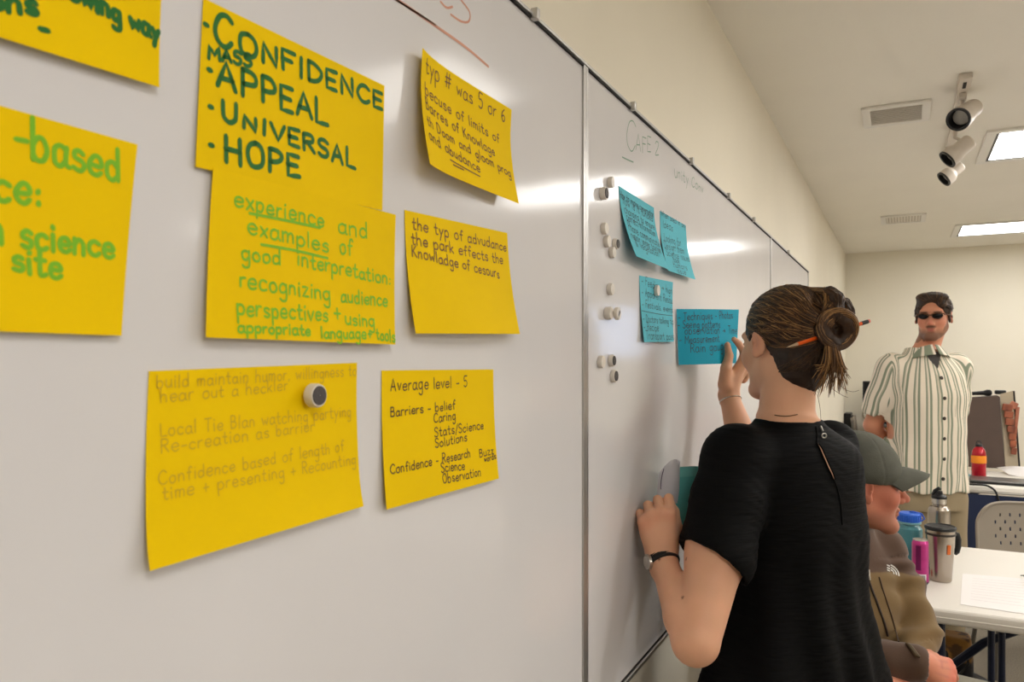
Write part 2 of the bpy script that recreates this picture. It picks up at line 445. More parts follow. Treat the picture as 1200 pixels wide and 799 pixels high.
# ================================================================ the setting
X1, Y0, Y1, WX = 7.6, -3.6, 8.78, -0.022
M_paint = mat('cream wall paint', (238, 231, 214), 0.75, var=0.02, vscale=2.0, bump=0.06, bscale=180, spec=0.25)
M_ceil = mat('ceiling paint', (242, 237, 226), 0.85, var=0.015, vscale=2.0, bump=0.05, bscale=150, spec=0.2)
M_carpet = mat('grey carpet', (186, 179, 168), 0.95, rgb2=(160, 153, 142), vscale=160, bump=0.5, bscale=400, spec=0.1)
M_trim = mat('white trim', (226, 222, 210), 0.4)
M_rubber = mat('dark baseboard', (70, 66, 62), 0.5)
M_white_metal = mat('white enamel', (232, 228, 220), 0.35, bump=0.02)
M_alu = mat('anodised aluminium', (196, 194, 192), 0.33, 0.85, var=0.04, vscale=30, stretch=(1, .05, 1))
M_black = mat('black plastic', (22, 22, 24), 0.4, bump=0.05, bscale=200)
M_dark_gap = mat('dark gap', (38, 36, 36), 0.8)
T = 0.12
struct(MB().boxmm((WX - T, Y0 - T, -0.1), (WX, Y1 + T, CEIL + .1)).build('wall_left', M_paint))
struct(MB().boxmm((X1, Y0 - T, -0.1), (X1 + T, Y1 + T, CEIL + .1)).build('wall_right', M_paint))
struct(MB().boxmm((WX, Y0 - T, -0.1), (X1, Y0, CEIL + .1)).build('wall_front', M_paint))
WXA, WXB, WZA, WZB = 2.25, 3.25, 1.5, 2.2      # window opening in the back wall
struct(MB().boxmm((WX, Y1, -0.1), (WXA, Y1 + T, CEIL + .1)).boxmm((WXB, Y1, -0.1), (X1, Y1 + T, CEIL + .1))
       .boxmm((WXA, Y1, -0.1), (WXB, Y1 + T, WZA)).boxmm((WXA, Y1, WZB), (WXB, Y1 + T, CEIL + .1)).build('wall_back', M_paint))
M_carpet_shade = mat('carpet with painted shade', (146, 137, 123), 0.95, rgb2=(118, 110, 98), vscale=160, bump=0.5, bscale=400, spec=0.1)  # same carpet, with the shade under the tables put into its colour
struct(MB().boxmm((1.75, Y0 - T, -0.1), (X1 + T, Y1 + T, 0.0)).build('floor', M_carpet))
struct(MB().boxmm((WX - T, Y0 - T, -0.1), (1.75, Y1 + T, 0.0)).build('floor_shade_strip', M_carpet_shade))
struct(MB().boxmm((WX - T, Y0 - T, CEIL), (X1 + T, Y1 + T, CEIL + .1)).build('ceiling', M_ceil))
struct(MB().boxmm((WX, Y0, 0), (WX + .012, Y1, .1), .003).build('baseboard_left', M_rubber))
struct(MB().boxmm((WX + .012, Y1 - .012, 0), (X1, Y1, .1), .003).build('baseboard_back', M_rubber))
wf = MB()
for a, b in (((WXA, WZA), (WXA + .05, WZB)), ((WXB - .05, WZA), (WXB, WZB)), ((WXA + .05, WZA), (WXB - .05, WZA + .05)), ((WXA + .05, WZB - .05), (WXB - .05, WZB)),
             (((WXA + WXB) / 2 - .025, WZA + .05), ((WXA + WXB) / 2 + .025, WZB - .05))):
    wf.boxmm((a[0], Y1 + .02, a[1]), (b[0], Y1 + .08, b[1]), .004)
win = struct(wf.build('window_1', M_white_metal))
mg = bpy.data.materials.new('window glass'); mg.use_nodes = True
_n = mg.node_tree.nodes; _n.remove(_n['Principled BSDF']); _tr = _n.new('ShaderNodeBsdfTransparent'); _gl = _n.new('ShaderNodeBsdfGlossy'); _gl.inputs['Roughness'].default_value = .02
_fr = _n.new('ShaderNodeFresnel'); _mx = _n.new('ShaderNodeMixShader'); _l = mg.node_tree.links.new
_l(_fr.outputs[0], _mx.inputs[0]); _l(_tr.outputs[0], _mx.inputs[1]); _l(_gl.outputs[0], _mx.inputs[2]); _l(_mx.outputs[0], _n['Material Output'].inputs[0])
pane = MB().boxmm((WXA + .05, Y1 + .045, WZA + .05), (WXB - .05, Y1 + .051, WZB - .05)).build('window_pane', mg, win)

# ---------------------------------------------------------------- ceiling fixtures
def lamp_mat(p, c): return mat('lit diffuser', (250, 248, 240), 0.5, emit=(c, LAMP_POWER * p))
WARM = (1, .965, .91)
LAMPS = {(.93, -.6): lamp_mat(.8, WARM), (.93, 2.33): lamp_mat(.6, WARM), (.93, 4.40): lamp_mat(.9, LAMP_COLOR), (.95, 7.33): lamp_mat(.8, (.99, .99, .98)),
         (3.75, -.6): lamp_mat(1.7, LAMP_COLOR), (3.75, 2.33): lamp_mat(2.1, LAMP_COLOR), (3.75, 4.40): lamp_mat(2.1, LAMP_COLOR), (3.75, 7.33): lamp_mat(1.0, LAMP_COLOR)}
def troffer(x0, y0, label, group='recessed fluorescent ceiling lights', w=1.2, d=0.6):
    t = thing('ceiling_light', (x0 + w / 2, y0 + d / 2, CEIL), label, 'ceiling light', 0, group)
    fr = MB(); g = .045
    for a, b in (((-w / 2 - g, -d / 2 - g), (w / 2 + g, -d / 2)), ((-w / 2 - g, d / 2), (w / 2 + g, d / 2 + g)), ((-w / 2 - g, -d / 2), (-w / 2, d / 2)), ((w / 2, -d / 2), (w / 2 + g, d / 2))):
        fr.boxmm((a[0], a[1], -.012), (b[0], b[1], -.0005), .002)
    fr.build('frame', M_white_metal, t)
    gk = MB(); h = .014
    for a, b in (((-w / 2, -d / 2), (w / 2, -d / 2 + h)), ((-w / 2, d / 2 - h), (w / 2, d / 2)), ((-w / 2, -d / 2 + h), (-w / 2 + h, d / 2 - h)), ((w / 2 - h, -d / 2 + h), (w / 2, d / 2 - h))):
        gk.boxmm((a[0], a[1], -.009), (b[0], b[1], -.0005))
    gk.build('gasket', M_black, t)
    df = MB()
    df.boxmm((-w / 2 + h, -d / 2 + h, -.006), (w / 2 - h, d / 2 - h, -.0005))
    df.build('diffuser', LAMPS[(x0, y0)], t)
    return t
troffer(.93, 4.40, 'bright recessed ceiling light beside the row of spotlights')
troffer(.95, 7.33, 'bright recessed ceiling light nearest the back wall')
for k, (x, y) in enumerate(((.93, 2.33), (.93, -.6), (3.75, -.6), (3.75, 2.33), (3.75, 4.40), (3.75, 7.33))):
    troffer(x, y, 'recessed ceiling light of the same row nearer the whiteboards than the spotlights' if k == 0 else 'recessed ceiling light outside the picture')
M_vent = mat('vent louvre', (232, 226, 216), 0.5)
M_vent_dark = mat('vent shadow gap', (205, 196, 184), 0.8)
def vent(x0, x1, y0, y1, n, along, label):
    t = thing('ceiling_vent', ((x0 + x1) / 2, (y0 + y1) / 2, CEIL), label, 'vent'); w = (x1 - x0) / 2; d = (y1 - y0) / 2; g = .035
    fr = MB()
    for a, b in (((-w - g, -d - g), (w + g, -d)), ((-w - g, d), (w + g, d + g)), ((-w - g, -d), (-w, d)), ((w, -d), (w + g, d))):
        fr.boxmm((a[0], a[1], -.012), (b[0], b[1], -.0005), .003)
    fr.build('frame', M_white_metal, t)
    MB().boxmm((-w, -d, -.004), (w, d, -.0005)).build('backing', M_vent_dark, t)
    lv = MB()
    for i in range(n):
        u = (i + .5) / n * 2 - 1
        if along == 'x': lv.box((0, u * d, -.007), (2 * w, 1.5 * d / n, .003), Matrix.Rotation(.5, 3, 'X'))
        else: lv.box((u * w, 0, -.007), (1.1 * w / n, 2 * d, .003), Matrix.Rotation(.5, 3, 'Y'))
    lv.build('louvres', M_vent, t)
vent(.39, .595, 3.745, 3.985, 11, 'x', 'white framed louvred ceiling vent left of the topmost spotlight')
vent(.40, .645, 6.63, 6.93, 12, 'y', 'small slotted ceiling vent close to the back wall')

M_track = mat('track white', (214, 204, 192), 0.4)
M_lens = mat('spot lens', (176, 172, 164), 0.3)
tr = thing('track_rail', (.738, 4.1, CEIL), 'white lighting track on the ceiling carrying three spotlights', 'light track')
MB().boxmm((-.018, -.62, -.022), (.018, .62, -.0005), .003).build('rail', M_track, tr)
MB().boxmm((-.024, -.66, -.026), (.024, -.52, -.0005), .005).build('feed_box', M_track, tr)
MB().boxmm((-.006, -.62, -.0285), (.006, -.55, -.0258)).build('slot', M_dark_gap, tr)
def spot(front, back, mount_y, label, rad=.036, bell=False):
    f = Vector(front); b = Vector(back); ax = (f - b).normalized(); L = (f - b).length
    mount = Vector((.738, mount_y, CEIL - .0235)); t = thing('track_spotlight', mount, label, 'spotlight', 0, 'spotlights on the ceiling track')
    R = ax.to_track_quat('Z', 'Y').to_matrix(); o = b - mount
    if bell: prof = [(.001, 0), (rad * .55, 0), (rad * .62, .006), (rad * .62, L * .45), (rad * .95, L * .62), (rad, L * .7), (rad, L), (rad * .84, L), (rad * .84, L * .78), (.001, L * .78)]
    else: prof = [(.001, 0), (rad * .74, 0), (rad * .8, .006), (rad * .82, L * .5), (rad * .95, L * .62), (rad, L * .75), (rad, L), (rad * .86, L), (rad * .84, L * .78), (.001, L * .78)]
    MB().lathe(prof, o, 28, R, False).build('can', M_track, t)
    MB().lathe([(rad * .98, L - .004), (rad * 1.01, L - .004), (rad * 1.01, L + .003), (rad * .8, L + .003), (rad * .74, L * .8), (rad * .7, L * .8)], o, 28, R, False).build('baffle', M_black, t)
    MB().lathe([(.0005, L * .82), (rad * .62, L * .82), (rad * .62, L * .84), (.0005, L * .86)], o, 24, R, False).build('lens', M_lens, t)
    mid = o + ax * (L * .38)
    MB().boxmm((-.014, -.045, -.02), (.014, .045, 0), .003).tube([Vector((0, 0, -.015)), Vector((0, 0, -.05)), mid + Vector((0, 0, rad * .8)), mid], .008, 10).build('stem', M_track, t)
    return t
spot(P(1123, 140, 3.08), P(1141, 126, 3.17), 3.66, 'white spotlight nearest the track feed, facing the viewer with its round lens', .046)
spot(P(1110, 187, 3.585), P(1137, 165, 3.565), 4.14, 'white spotlight in the middle of the three on the track', .045)
spot(P(1106, 210, 3.965), P(1127, 194, 3.95), 4.58, 'white bell shaped spotlight at the far end of the track', .042, True)

# ---------------------------------------------------------------- whiteboards
def board_mat():
    m = mat('glossy whiteboard enamel', (225, 223, 225), 0.12, var=0.02, vscale=3.0, spec=0.22, stretch=(1, 1, .35))
    nt = m.node_tree; b = nt.nodes['Principled BSDF']; L = nt.links.new
    n = nt.nodes.new('ShaderNodeTexNoise'); n.inputs['Scale'].default_value = 5; n.inputs['Detail'].default_value = 3
    tc = nt.nodes.new('ShaderNodeTexCoord'); L(tc.outputs['Object'], n.inputs['Vector'])
    bp = nt.nodes.new('ShaderNodeBump'); bp.inputs['Strength'].default_value = 0.05; bp.inputs['Distance'].default_value = .01
    L(n.outputs['Fac'], bp.inputs['Height']); L(bp.outputs[0], b.inputs['Normal'])
    return m
M_board = board_mat()
BZ0, BZ1 = .842, 2.063
def ywall(px):
    return on_plane(px, 400, (0, 0, 0), Vector((1, 0, 0))).y
def whiteboard(y0, y1, label, clips=()):
    t = thing('whiteboard', (WX, (y0 + y1) / 2, BZ0), label, 'whiteboard', 0, 'whiteboards along the wall'); w = (y1 - y0) / 2; h = BZ1 - BZ0; d = -WX
    MB().boxmm((0.0005, -w + .006, .006), (d, w - .006, h - .006)).build('panel', M_board, t, 0)
    fr = MB(); r = .011
    fr.boxmm((.0005, -w, h - .006), (d + .006, w, h), .001).boxmm((.0005, -w, 0), (d + .008, w, .008), .001)
    fr.boxmm((.0005, -w, .008), (d + .004, -w + r, h - .006), .001).boxmm((.0005, w - r, .008), (d + .004, w, h - .006), .001)
    fr.build('frame', M_alu, t)
    MB().boxmm((d - .001, -w + r, h - .0095), (d + .0045, w - r, h - .006)).build('seal', M_dark_gap, t); MB().boxmm((d - .001, -w + r, .008), (d + .003, w - r, .0105)).build('seal', M_dark_gap, t)
    for y in clips:
        MB().boxmm((d + .002, y - (y0 + y1) / 2 - .006, h - .012), (d + .014, y - (y0 + y1) / 2 + .006, h + .006), .002).build('clip', M_alu, t)
    return t
YA = ywall(681.5); YB = ywall(687.5)
yb2 = ywall(903)
whiteboard(-1.75, (YA + YB) / 2, 'large whiteboard holding all the yellow notes', (ywall(622),))
whiteboard((YA + YB) / 2 + .001, yb2, 'whiteboard with the blue notes and the round magnets', (ywall(738), ywall(807), ywall(851), ywall(881)))
whiteboard(yb2 + .001, ywall(947), 'last whiteboard of the row, empty, towards the back wall', (ywall(922),))

# ---------------------------------------------------------------- notes and handwriting
NX = Vector((1, 0, 0))
class Sheet:
    """a paper on a vertical plane: four photo corners TL TR BR BL put on the plane, plus a lift off it"""
    def __init__(s, corners, lift, p0=(0, 0, 0), n=NX):
        s.p0 = Vector(p0); s.n = Vector(n).normalized(); s.t = UP.cross(s.n).normalized()      # t: along the plane to the right
        s.c = [s.flat(*c) for c in corners]; s.lift = lift
    def flat(s, px, py):
        q = on_plane(px, py, s.p0, s.n) - s.p0
        return np.array((q.dot(s.t), q.z))
    def bil(s, u, v):
        a, b, c, d = s.c
        return (a * (1 - u) + b * u) * (1 - v) + (d * (1 - u) + c * u) * v
    def inv(s, q):
        u = v = .5
        for _ in range(6):
            r = s.bil(u, v) - q; e = 1e-4
            J = np.stack([(s.bil(u + e, v) - s.bil(u - e, v)) / (2 * e), (s.bil(u, v + e) - s.bil(u, v - e)) / (2 * e)], 1)
            du = np.linalg.solve(J, r); u -= du[0]; v -= du[1]
        return u, v
    def pos(s, u, v, extra=0.0):
        q = s.bil(u, v)
        return s.p0 + s.t * float(q[0]) + UP * float(q[1]) + s.n * (s.lift(u, v) + extra)
    def frame(s, u, v, extra=0.0):
        e = .01; p = s.pos(u, v, extra)
        du = s.pos(u + e, v) - s.pos(u - e, v); dv = s.pos(u, v + e) - s.pos(u, v - e)
        n = dv.cross(du); n = n.normalized() if n.length > 1e-12 else s.n
        if n.dot(s.n) < 0: n = -n
        return p, n
    def ink(s, mb, pts, w, ex=.0005):
        P3 = []; N3 = []
        for q in pts:
            u, v = s.inv(np.array(q)); p, n = s.frame(min(max(u, -.02), 1.02), min(max(v, -.02), 1.02))
            P3.append(p + n * ex); N3.append(n)
        mb.ribbon(P3, N3, w)
def write(sh, mb, text, A, B, h, w, gap=1.1, jit=.25, slant=0.0):
    """text along the baseline A->B (photo pixels), cap height h=(start,end) in photo pixels, pen width w in metres"""
    a = sh.flat(*A); b = sh.flat(*B); h0, h1 = h if isinstance(h, tuple) else (h, h)
    za = depth(on_plane(*A, sh.p0, sh.n)); zb = depth(on_plane(*B, sh.p0, sh.n))
    c0 = h0 * za / FPX; c1 = h1 * zb / FPX
    sts, tw = strokes_of(text, gap, random.Random(hash_(text)), jit)
    for st in sts:
        pts = []
        for x, y in st:
            f = x / tw; c = c0 + (c1 - c0) * f
            pts.append(a + (b - a) * f + np.array((slant * y / 9 * c, y / 9 * c)))
        sh.ink(mb, pts, w)
def hash_(t): return sum((i + 1) * ord(c) for i, c in enumerate(t))
def line(sh, mb, pts, w):
    q = [sh.flat(*p) for p in pts]
    if len(q) > 2: q = cr(q, 5)
    else: q = [q[0] + (q[1] - q[0]) * k / 6 for k in range(7)]
    sh.ink(mb, q, w)
def dot(sh, mb, p, w):
    q = sh.flat(*p); sh.ink(mb, [q - np.array((w * .3, 0)), q + np.array((w * .3, 0))], w)
M_yellow = mat('yellow note paper', (247, 207, 0), 0.7, var=0.03, vscale=6, spec=0.12)
M_blue = mat('aqua note paper', (94, 196, 214), 0.65, var=0.03, vscale=6, spec=0.25)
M_green_dark = mat('dark green marker', (28, 108, 36), 0.6)
M_green_light = mat('light green marker', (126, 192, 16), 0.6)
M_brown_ink = mat('brown pen', (118, 76, 8), 0.6)
M_dark_ink = mat('dark brown pen', (88, 62, 18), 0.6)
M_faint_ink = mat('faint pencil', (212, 174, 14), 0.6)
M_blue_ink = mat('dark pen on blue', (44, 70, 84), 0.6)
M_red_dry = mat('orange dry marker', (216, 158, 136), 0.6)
M_green_dry = mat('faded green dry marker', (124, 156, 138), 0.6)
def note(name, corners, lift, paper, label, ink_m, writer, group, p0=(0, 0, 0), n=NX, nu=16, nv=12):
    sh = Sheet(corners, lift, p0, n)
    c = sh.pos(.5, 1.0)
    t = MB().slab(lambda u, v: sh.frame(u, v), nu, nv, .0004).build(name, paper, None, 60)
    mw = MB(); writer(sh, mw)
    o = mw.build('handwriting', ink_m, None, 0); 
    org = Vector((c.x, c.y, c.z)); 
    for ob in (t, o): ob.data.transform(Matrix.Translation(-org))
    t.location = org; o.parent = t
    tag(t, label, 'sticky note', group)
    return t
YG = 'yellow sticky notes on the large whiteboard'
BG = 'blue sticky notes on the whiteboard'
def w_top(sh, m):
    write(sh, m, 'owing way', (78, 0), (183, 49), (26, 22), .0042)
    write(sh, m, 'ions', (-30, 10), (40, 20), 26, .0042); line(sh, m, [(41, 36), (50, 38)], .0042)
note('sticky_note', [(-75, -140), (190.5, -45), (179.5, 104), (-95, 19)], lambda u, v: .0012 + .006 * v * v, M_yellow,
     'yellow sticky note cut off by the top left corner of the photo', M_green_dark, w_top, YG)
def w_based(sh, m):
    write(sh, m, 'place -based', (-130, 140), (139, 214), (58, 37), .0036, .9)
    write(sh, m, 'science:', (-130, 212), (46, 243), (46, 38), .0036)
    write(sh, m, 'with science', (-75, 276), (131, 303), (42, 28), .0034)
    write(sh, m, 'site', (10, 317), (69, 326), (32, 28), .0034)
note('sticky_note', [(-150, 82), (160, 169.5), (136, 393.5), (-165, 383)], lambda u, v: .0012 + .005 * v * v, M_yellow,
     'yellow sticky note with light green writing, cut off by the left edge of the photo', M_green_light, w_based, YG)
def w_conf(sh, m):
    write(sh, m, 'C', (249, 50), (271, 58), 36, .0048)
    write(sh, m, 'ONFIDENCE', (277, 61), (447, 129), (25, 18), .0046, 1.4)
    write(sh, m, 'MASS', (241.5, 69), (293, 78.5), 14, .0036)
    write(sh, m, 'APPEAL', (252, 101), (382, 147), (31, 26), .0048, 1.2)
    write(sh, m, 'U', (257, 142), (275, 146), 23, .0046); write(sh, m, 'NIVERSAL', (281, 149), (413, 198), (15, 23), .0044, 1.4)
    write(sh, m, 'HOPE', (259, 190), (348, 208), (32, 23), .0048, 1.4)
    for p in ((239.5, 29.5), (243, 82.6), (243.6, 126), (243.6, 171)): dot(sh, m, p, .0046)
note('sticky_note', [(237, -2), (449.5, 100.5), (444.5, 247), (225, 196)], lambda u, v: .0012 + .003 * v, M_yellow,
     'yellow sticky note reading CONFIDENCE, APPEAL, UNIVERSAL, HOPE in dark green capitals', M_green_dark, w_conf, YG)
def w_exp(sh, m):
    L = lambda t, a, b, h=(21, 18), w=.0022, g=1.1: write(sh, m, t, a, b, h, w, g)
    L('experience', (269, 242), (375, 267)); line(sh, m, [(287, 250.5), (330, 259), (370, 267.5)], .0026)
    L('and', (391, 273), (426, 280)); L('examples', (284, 274), (380, 296)); line(sh, m, [(300, 287), (340, 294), (378, 303)], .0026)
    L('of', (393, 297), (408, 299.5)); L('good', (276, 304), (323, 311)); L('interpretation:', (342, 311), (452, 334), (18, 15))
    L('recognizing', (273, 337), (380, 352)); L('audience', (392, 353.5), (447, 359.5), 16); L('perspectives', (268, 369), (376, 377))
    L('+', (383, 374), (391, 375), 20); L('using', (396, 380), (431, 383), 15)
    L('appropriate', (268, 389.5), (354, 393.5), 13); L('language', (366, 396), (420, 397), 13); L('+ tools', (422, 396), (454, 401), 13)
note('sticky_note', [(245, 197), (459.7, 252), (454, 403.7), (230.5, 395.5)], lambda u, v: .0050 + .006 * v * v, M_yellow,
     'yellow note in light green about good interpretation, overlapping the CONFIDENCE note', M_green_light, w_exp, YG)
def w_typ(sh, m):
    L = lambda t, a, b, h=(14, 11): write(sh, m, t, a, b, h, .0019)
    L('typ # was 5 or 6', (490.5, 86), (591, 144), (20, 15)); L('becuse of limits of', (489, 112), (583, 168.5)); L('Barres of Knowlage', (488, 129), (575, 184))
    L('th Doom and gloom prog', (487, 148), (591, 209), (12, 10)); L('and abudance', (486, 165), (552, 204.5)); line(sh, m, [(514, 189), (550, 208.5)], .002); line(sh, m, [(517, 195), (530, 201)], .002)
note('sticky_note', [(484.8, 58.5), (598.8, 128.5), (593.5, 240), (477, 195.5)], lambda u, v: .001 + .030 * max(0, v - .25) ** 1.5 + .012 * (1 - u) ** 6, M_yellow,
     'tilted yellow sticky note with brown writing and one underlined word', M_brown_ink, w_typ, YG)
def w_the(sh, m):
    L = lambda t, a, b, h=(14, 11): write(sh, m, t, a, b, h, .0019)
    L('the typ of advudance', (481.5, 268), (592, 294.5)); L('the park effects the', (480, 286), (587, 310)); L('Knowladge of cesours', (480, 300.5), (581, 326.5), (13, 11))
note('sticky_note', [(473.5, 246), (593.7, 273), (598, 391.5), (475, 391)], lambda u, v: .001 + .014 * v * v + .008 * math.sin(u * 3) * (v > 0) * v, M_yellow,
     'yellow sticky note with three brown lines at its top and an empty lower half', M_brown_ink, w_the, YG)
def w_bl(sh, m):
    L = lambda t, a, b, h=(16, 13): write(sh, m, t, a, b, h, .0011, 1.3)
    L('build maintain humor, willingness to', (182, 455), (416.5, 440)); L('hear out a heckler', (186, 472), (336, 457)); L('Local Tie Blan watching partying', (186, 511), (410, 487.5))
    L('Re-creation as barrier', (186, 531), (366, 504.5)); L('Confidence based of length of', (182, 568), (400, 528)); L('time + presenting + Recounting', (186, 585.5), (413, 543))
note('sticky_note', [(173.6, 434.7), (417.5, 425), (415.8, 592), (163.5, 666.7)], lambda u, v: .001 + .007 * max(0, v - .3) + .006 * v ** 6, M_yellow,
     'large yellow sticky note with very faint writing, pinned by a black faced magnet', M_faint_ink, w_bl, YG)
def w_avg(sh, m):
    L = lambda t, a, b, h=(11, 10): write(sh, m, t, a, b, h, .0016)
    L('Average level - 5', (456.5, 458), (546.5, 452.8), (15, 12)); L('Barriers - belief', (455.7, 488), (532, 479)); L('Caring', (506, 495), (532, 491)); L('Stats/Science', (506, 511.5), (564, 502))
    L('Solutions', (506, 524.6), (544, 516)); L('Confidence - Research', (452, 555.5), (546.5, 535)); L('Buzz', (557, 536), (574, 531), 9); L('words', (562, 541), (576, 537), 7)
    L('Science', (511, 553), (539, 549.6)); L('Observation', (512, 566), (557, 556.7))
note('sticky_note', [(446.6, 434), (577.4, 432.7), (577.4, 560), (444.7, 596)], lambda u, v: .001 + .009 * v * v, M_yellow,
     'yellow sticky note reading Average level - 5 in small brown writing', M_dark_ink, w_avg, YG)
# blue notes
def rows(sh, m, items, w=.0016):
    for t, a, b, h in items: write(sh, m, t, a, b, h, w)
def w_b1(sh, m):
    rows(sh, m, [('How to inspire conversation', (726, 231), (765, 255), (8, 7)), ('how is it funded', (729, 238.5), (764, 260), (10, 8)), ('changing to ensure', (730, 249.5), (765, 270), (10, 8)),
                 ('correct information', (731, 258), (765, 278), (10, 8)), ('Phone communicate', (731, 270), (767, 290), (11, 8)), ('repair under tourism', (732, 280), (767, 298), (10, 8)), ('& vegetation', (735, 289), (763, 302), (10, 8))])
note('sticky_note', [(724.6, 217.6), (765.8, 243.5), (770.3, 316.5), (730.5, 301)], lambda u, v: .001 + .035 * max(0, v - .15) ** 1.6, M_blue,
     'upper blue sticky note closest to the magnets, with seven written lines', M_blue_ink, w_b1, BG)
def w_b2(sh, m):
    rows(sh, m, [('When used in any', (774, 252.5), (803, 268), (8, 6)), ('Ideas', (776, 266), (788, 271), 9), ('Looking for', (777, 282), (797, 289), 9), ('Design them', (776, 291), (800, 298), 9),
                 ('Science issues', (777, 299.5), (805, 307), 8), ('task', (784, 307), (792, 309), 7), ('humans', (783, 313), (800, 317), 7), ('issue', (785, 320), (797, 322.5), 7)])
note('sticky_note', [(773, 247), (803.2, 264), (807.5, 328), (774.5, 317.5)], lambda u, v: .001 + .03 * max(0, v - .3) ** 1.6, M_blue,
     'upper blue sticky note on the side away from the magnets, with short written lines', M_blue_ink, w_b2, BG)
def w_b3(sh, m):
    rows(sh, m, [('- Feeding > high', (751, 333), (787, 345), (10, 8)), ('- Apparent Resou', (751, 346), (787, 356), (10, 8)), ('- Festivals, events', (751, 359.5), (787, 366.5), (9, 7)), ('- Doctors talking tip', (751, 377), (787, 380), (9, 7)),
                 ('- Recipe', (751, 387), (769, 388), 9), ('Transport pass', (753, 397.5), (786, 398), (10, 8))]); line(sh, m, [(750, 364), (770, 368), (786.5, 370)], .0014)
note('sticky_note', [(748.7, 322.7), (788.2, 330.5), (785.6, 400.4), (750.5, 400.8)], lambda u, v: .001 + .008 * v * v, M_blue,
     'blue sticky note held by a small white magnet and listing six dashed lines', M_blue_ink, w_b3, BG)
pA = on_plane(793, 400, (.004, 0, 0), NX); pB = P(865, 400, 2.15)
_d = (pB - pA); _d.z = 0; nB = Vector((_d.y, -_d.x, 0)).normalized()
if nB.dot(CAM - pA) < 0: nB = -nB
M_aqua = mat('bright aqua note paper', (16, 160, 190), 0.6, var=0.03, vscale=6, spec=0.25)
def w_b4(sh, m):
    rows(sh, m, [('- Techniques - Photos', (794, 375.5), (857, 373), (9, 9)), ('- Seeing patterns', (793.5, 384.5), (840, 384), 9), ('observation > Time', (800.5, 391.5), (863, 391), 9), ('- Measurement', (795, 402.5), (838, 400.5), 9), ('Rain gauges', (806, 412.8), (850, 409.5), 10)], .0020)
held = note('sticky_note', [(792.5, 362), (865.5, 362.7), (862.5, 425.5), (795, 427.5)], lambda u, v: .001 + .018 * math.sin(u * PI) * (.4 + .6 * v) , M_aqua,
     'blue sticky note reading Techniques - Photos, held off the board between finger and thumb', M_blue_ink, w_b4, BG, (pA.x, pA.y, 0), nB)

# dry marker writing left on the boards
def marks(name, label, m, items, w, lines=()):
    sh = Sheet([(0, 0), (100, 0), (100, 100), (0, 100)], lambda u, v: 0.0)
    mb = MB()
    def ink(pts, w_):
        mb.ribbon([Vector((.0004, float(q[0]), float(q[1]))) for q in pts], [NX] * len(pts), w_)
    sh.ink = lambda mb_, pts, w_, ex=0: ink(pts, w_)
    for t, a, b, h in items: write(sh, mb, t, a, b, h, w, 1.1, .5)
    for l in lines: line(sh, mb, l[0], l[1])
    return tag(mb.build(name, m, None, 0), label, 'marker writing')
marks('marker_scribble', 'faded orange marker stroke and loop at the top of the large whiteboard', M_red_dry, [], .003,
      [([(440, -14), (470, 3), (505, 27), (545, 55), (572, 78)], .004), ([(458, -4), (480, 10), (510, 29)], .0025), ([(516, 2), (523, 9), (530, 8)], .003), ([(540, 0), (550, 14), (549, 25), (540, 25), (528, 17)], .003)])
marks('marker_writing', 'faded green marker writing along the top of the whiteboard with the blue notes', M_green_dry,
      [('C', (734, 173), (745, 176), 33), ('AFE 2', (745, 176), (772, 181), (18, 14)), ('unity Conv', (790, 206), (824, 226), (15, 10))], .0026, [([(729, 184), (735, 187), (742, 190)], .003)])

# ---------------------------------------------------------------- magnets
M_mag = mat('white magnet plastic', (226, 218, 208), 0.35)
M_mag_dark = mat('dark magnet face', (78, 72, 72), 0.6, bump=.2, bscale=300)
def magnet(px, py, hpx, face, label, th=.009, base=0.0, group='round magnets on the whiteboards'):
    p = on_plane(px, py, (0, 0, 0), NX); r = hpx * depth(p) / FPX / 2
    t = thing('round_magnet', (base + .0003, p.y, p.z), label, 'magnet', 0, group)
    R = Matrix.Rotation(PI / 2, 3, 'Y')
    MB().lathe([(.0004, 0), (r * .94, 0), (r, .001), (r, th * .75), (r * .93, th), (.0004, th)], (0, 0, 0), 32, R, False).build('body', M_mag, t)
    if face == 'dark':
        MB().lathe([(.0004, th), (r * .8, th), (r * .78, th + .0012), (.0004, th + .0012)], (0, 0, 0), 28, R, False).build('face', M_mag_dark, t)
    return t, r
magnet(359.5, 463, 28, 'dark', 'black faced magnet on the faint yellow note', .010, .0055)
G2 = 'round magnets on the whiteboards'
magnet(713.5, 214, 13, '', 'white magnet highest on the board, above the dark faced one beside the top blue note')
magnet(704.5, 227, 15, 'dark', 'dark faced magnet highest on the board, left of the upper blue notes', .011)
magnet(706, 268, 14, '', 'white magnet topmost of the cluster of four')
magnet(709, 283, 14, '', 'white magnet in the middle of the cluster of four, overlapped by none')
magnet(719, 286, 13, 'dark', 'dark faced magnet in the cluster of four')
magnet(715, 296, 13, '', 'white magnet lowest of the cluster of four')
magnet(713, 339, 14, '', 'lone white magnet above the stacked pair')
magnet(710, 367, 15, '', 'white magnet at the bottom of the stacked pair', .012)
tp, rp = magnet(714, 367.5, 15, '', 'white magnet with a printed mark, on top of the stacked pair', .008, .0125)
mk = MB()
for a, b in (((-.35, -.3), (.1, .35)), ((-.1, -.4), (.4, .2)), ((.1, -.1), (.35, .45))):
    mk.ribbon([Vector((.0085, a[0] * rp, a[1] * rp)), Vector((.0085, (a[0] + b[0]) / 2 * rp, (a[1] + b[1]) / 2 * rp + .001)), Vector((.0085, b[0] * rp, b[1] * rp))], [NX] * 3, .0018)
mk.build('printed_mark', mat('mark ink', (60, 70, 100), .6), tp, 0)
magnet(702, 424, 15, '', 'white magnet lowest on the board, beside two dark faced ones')
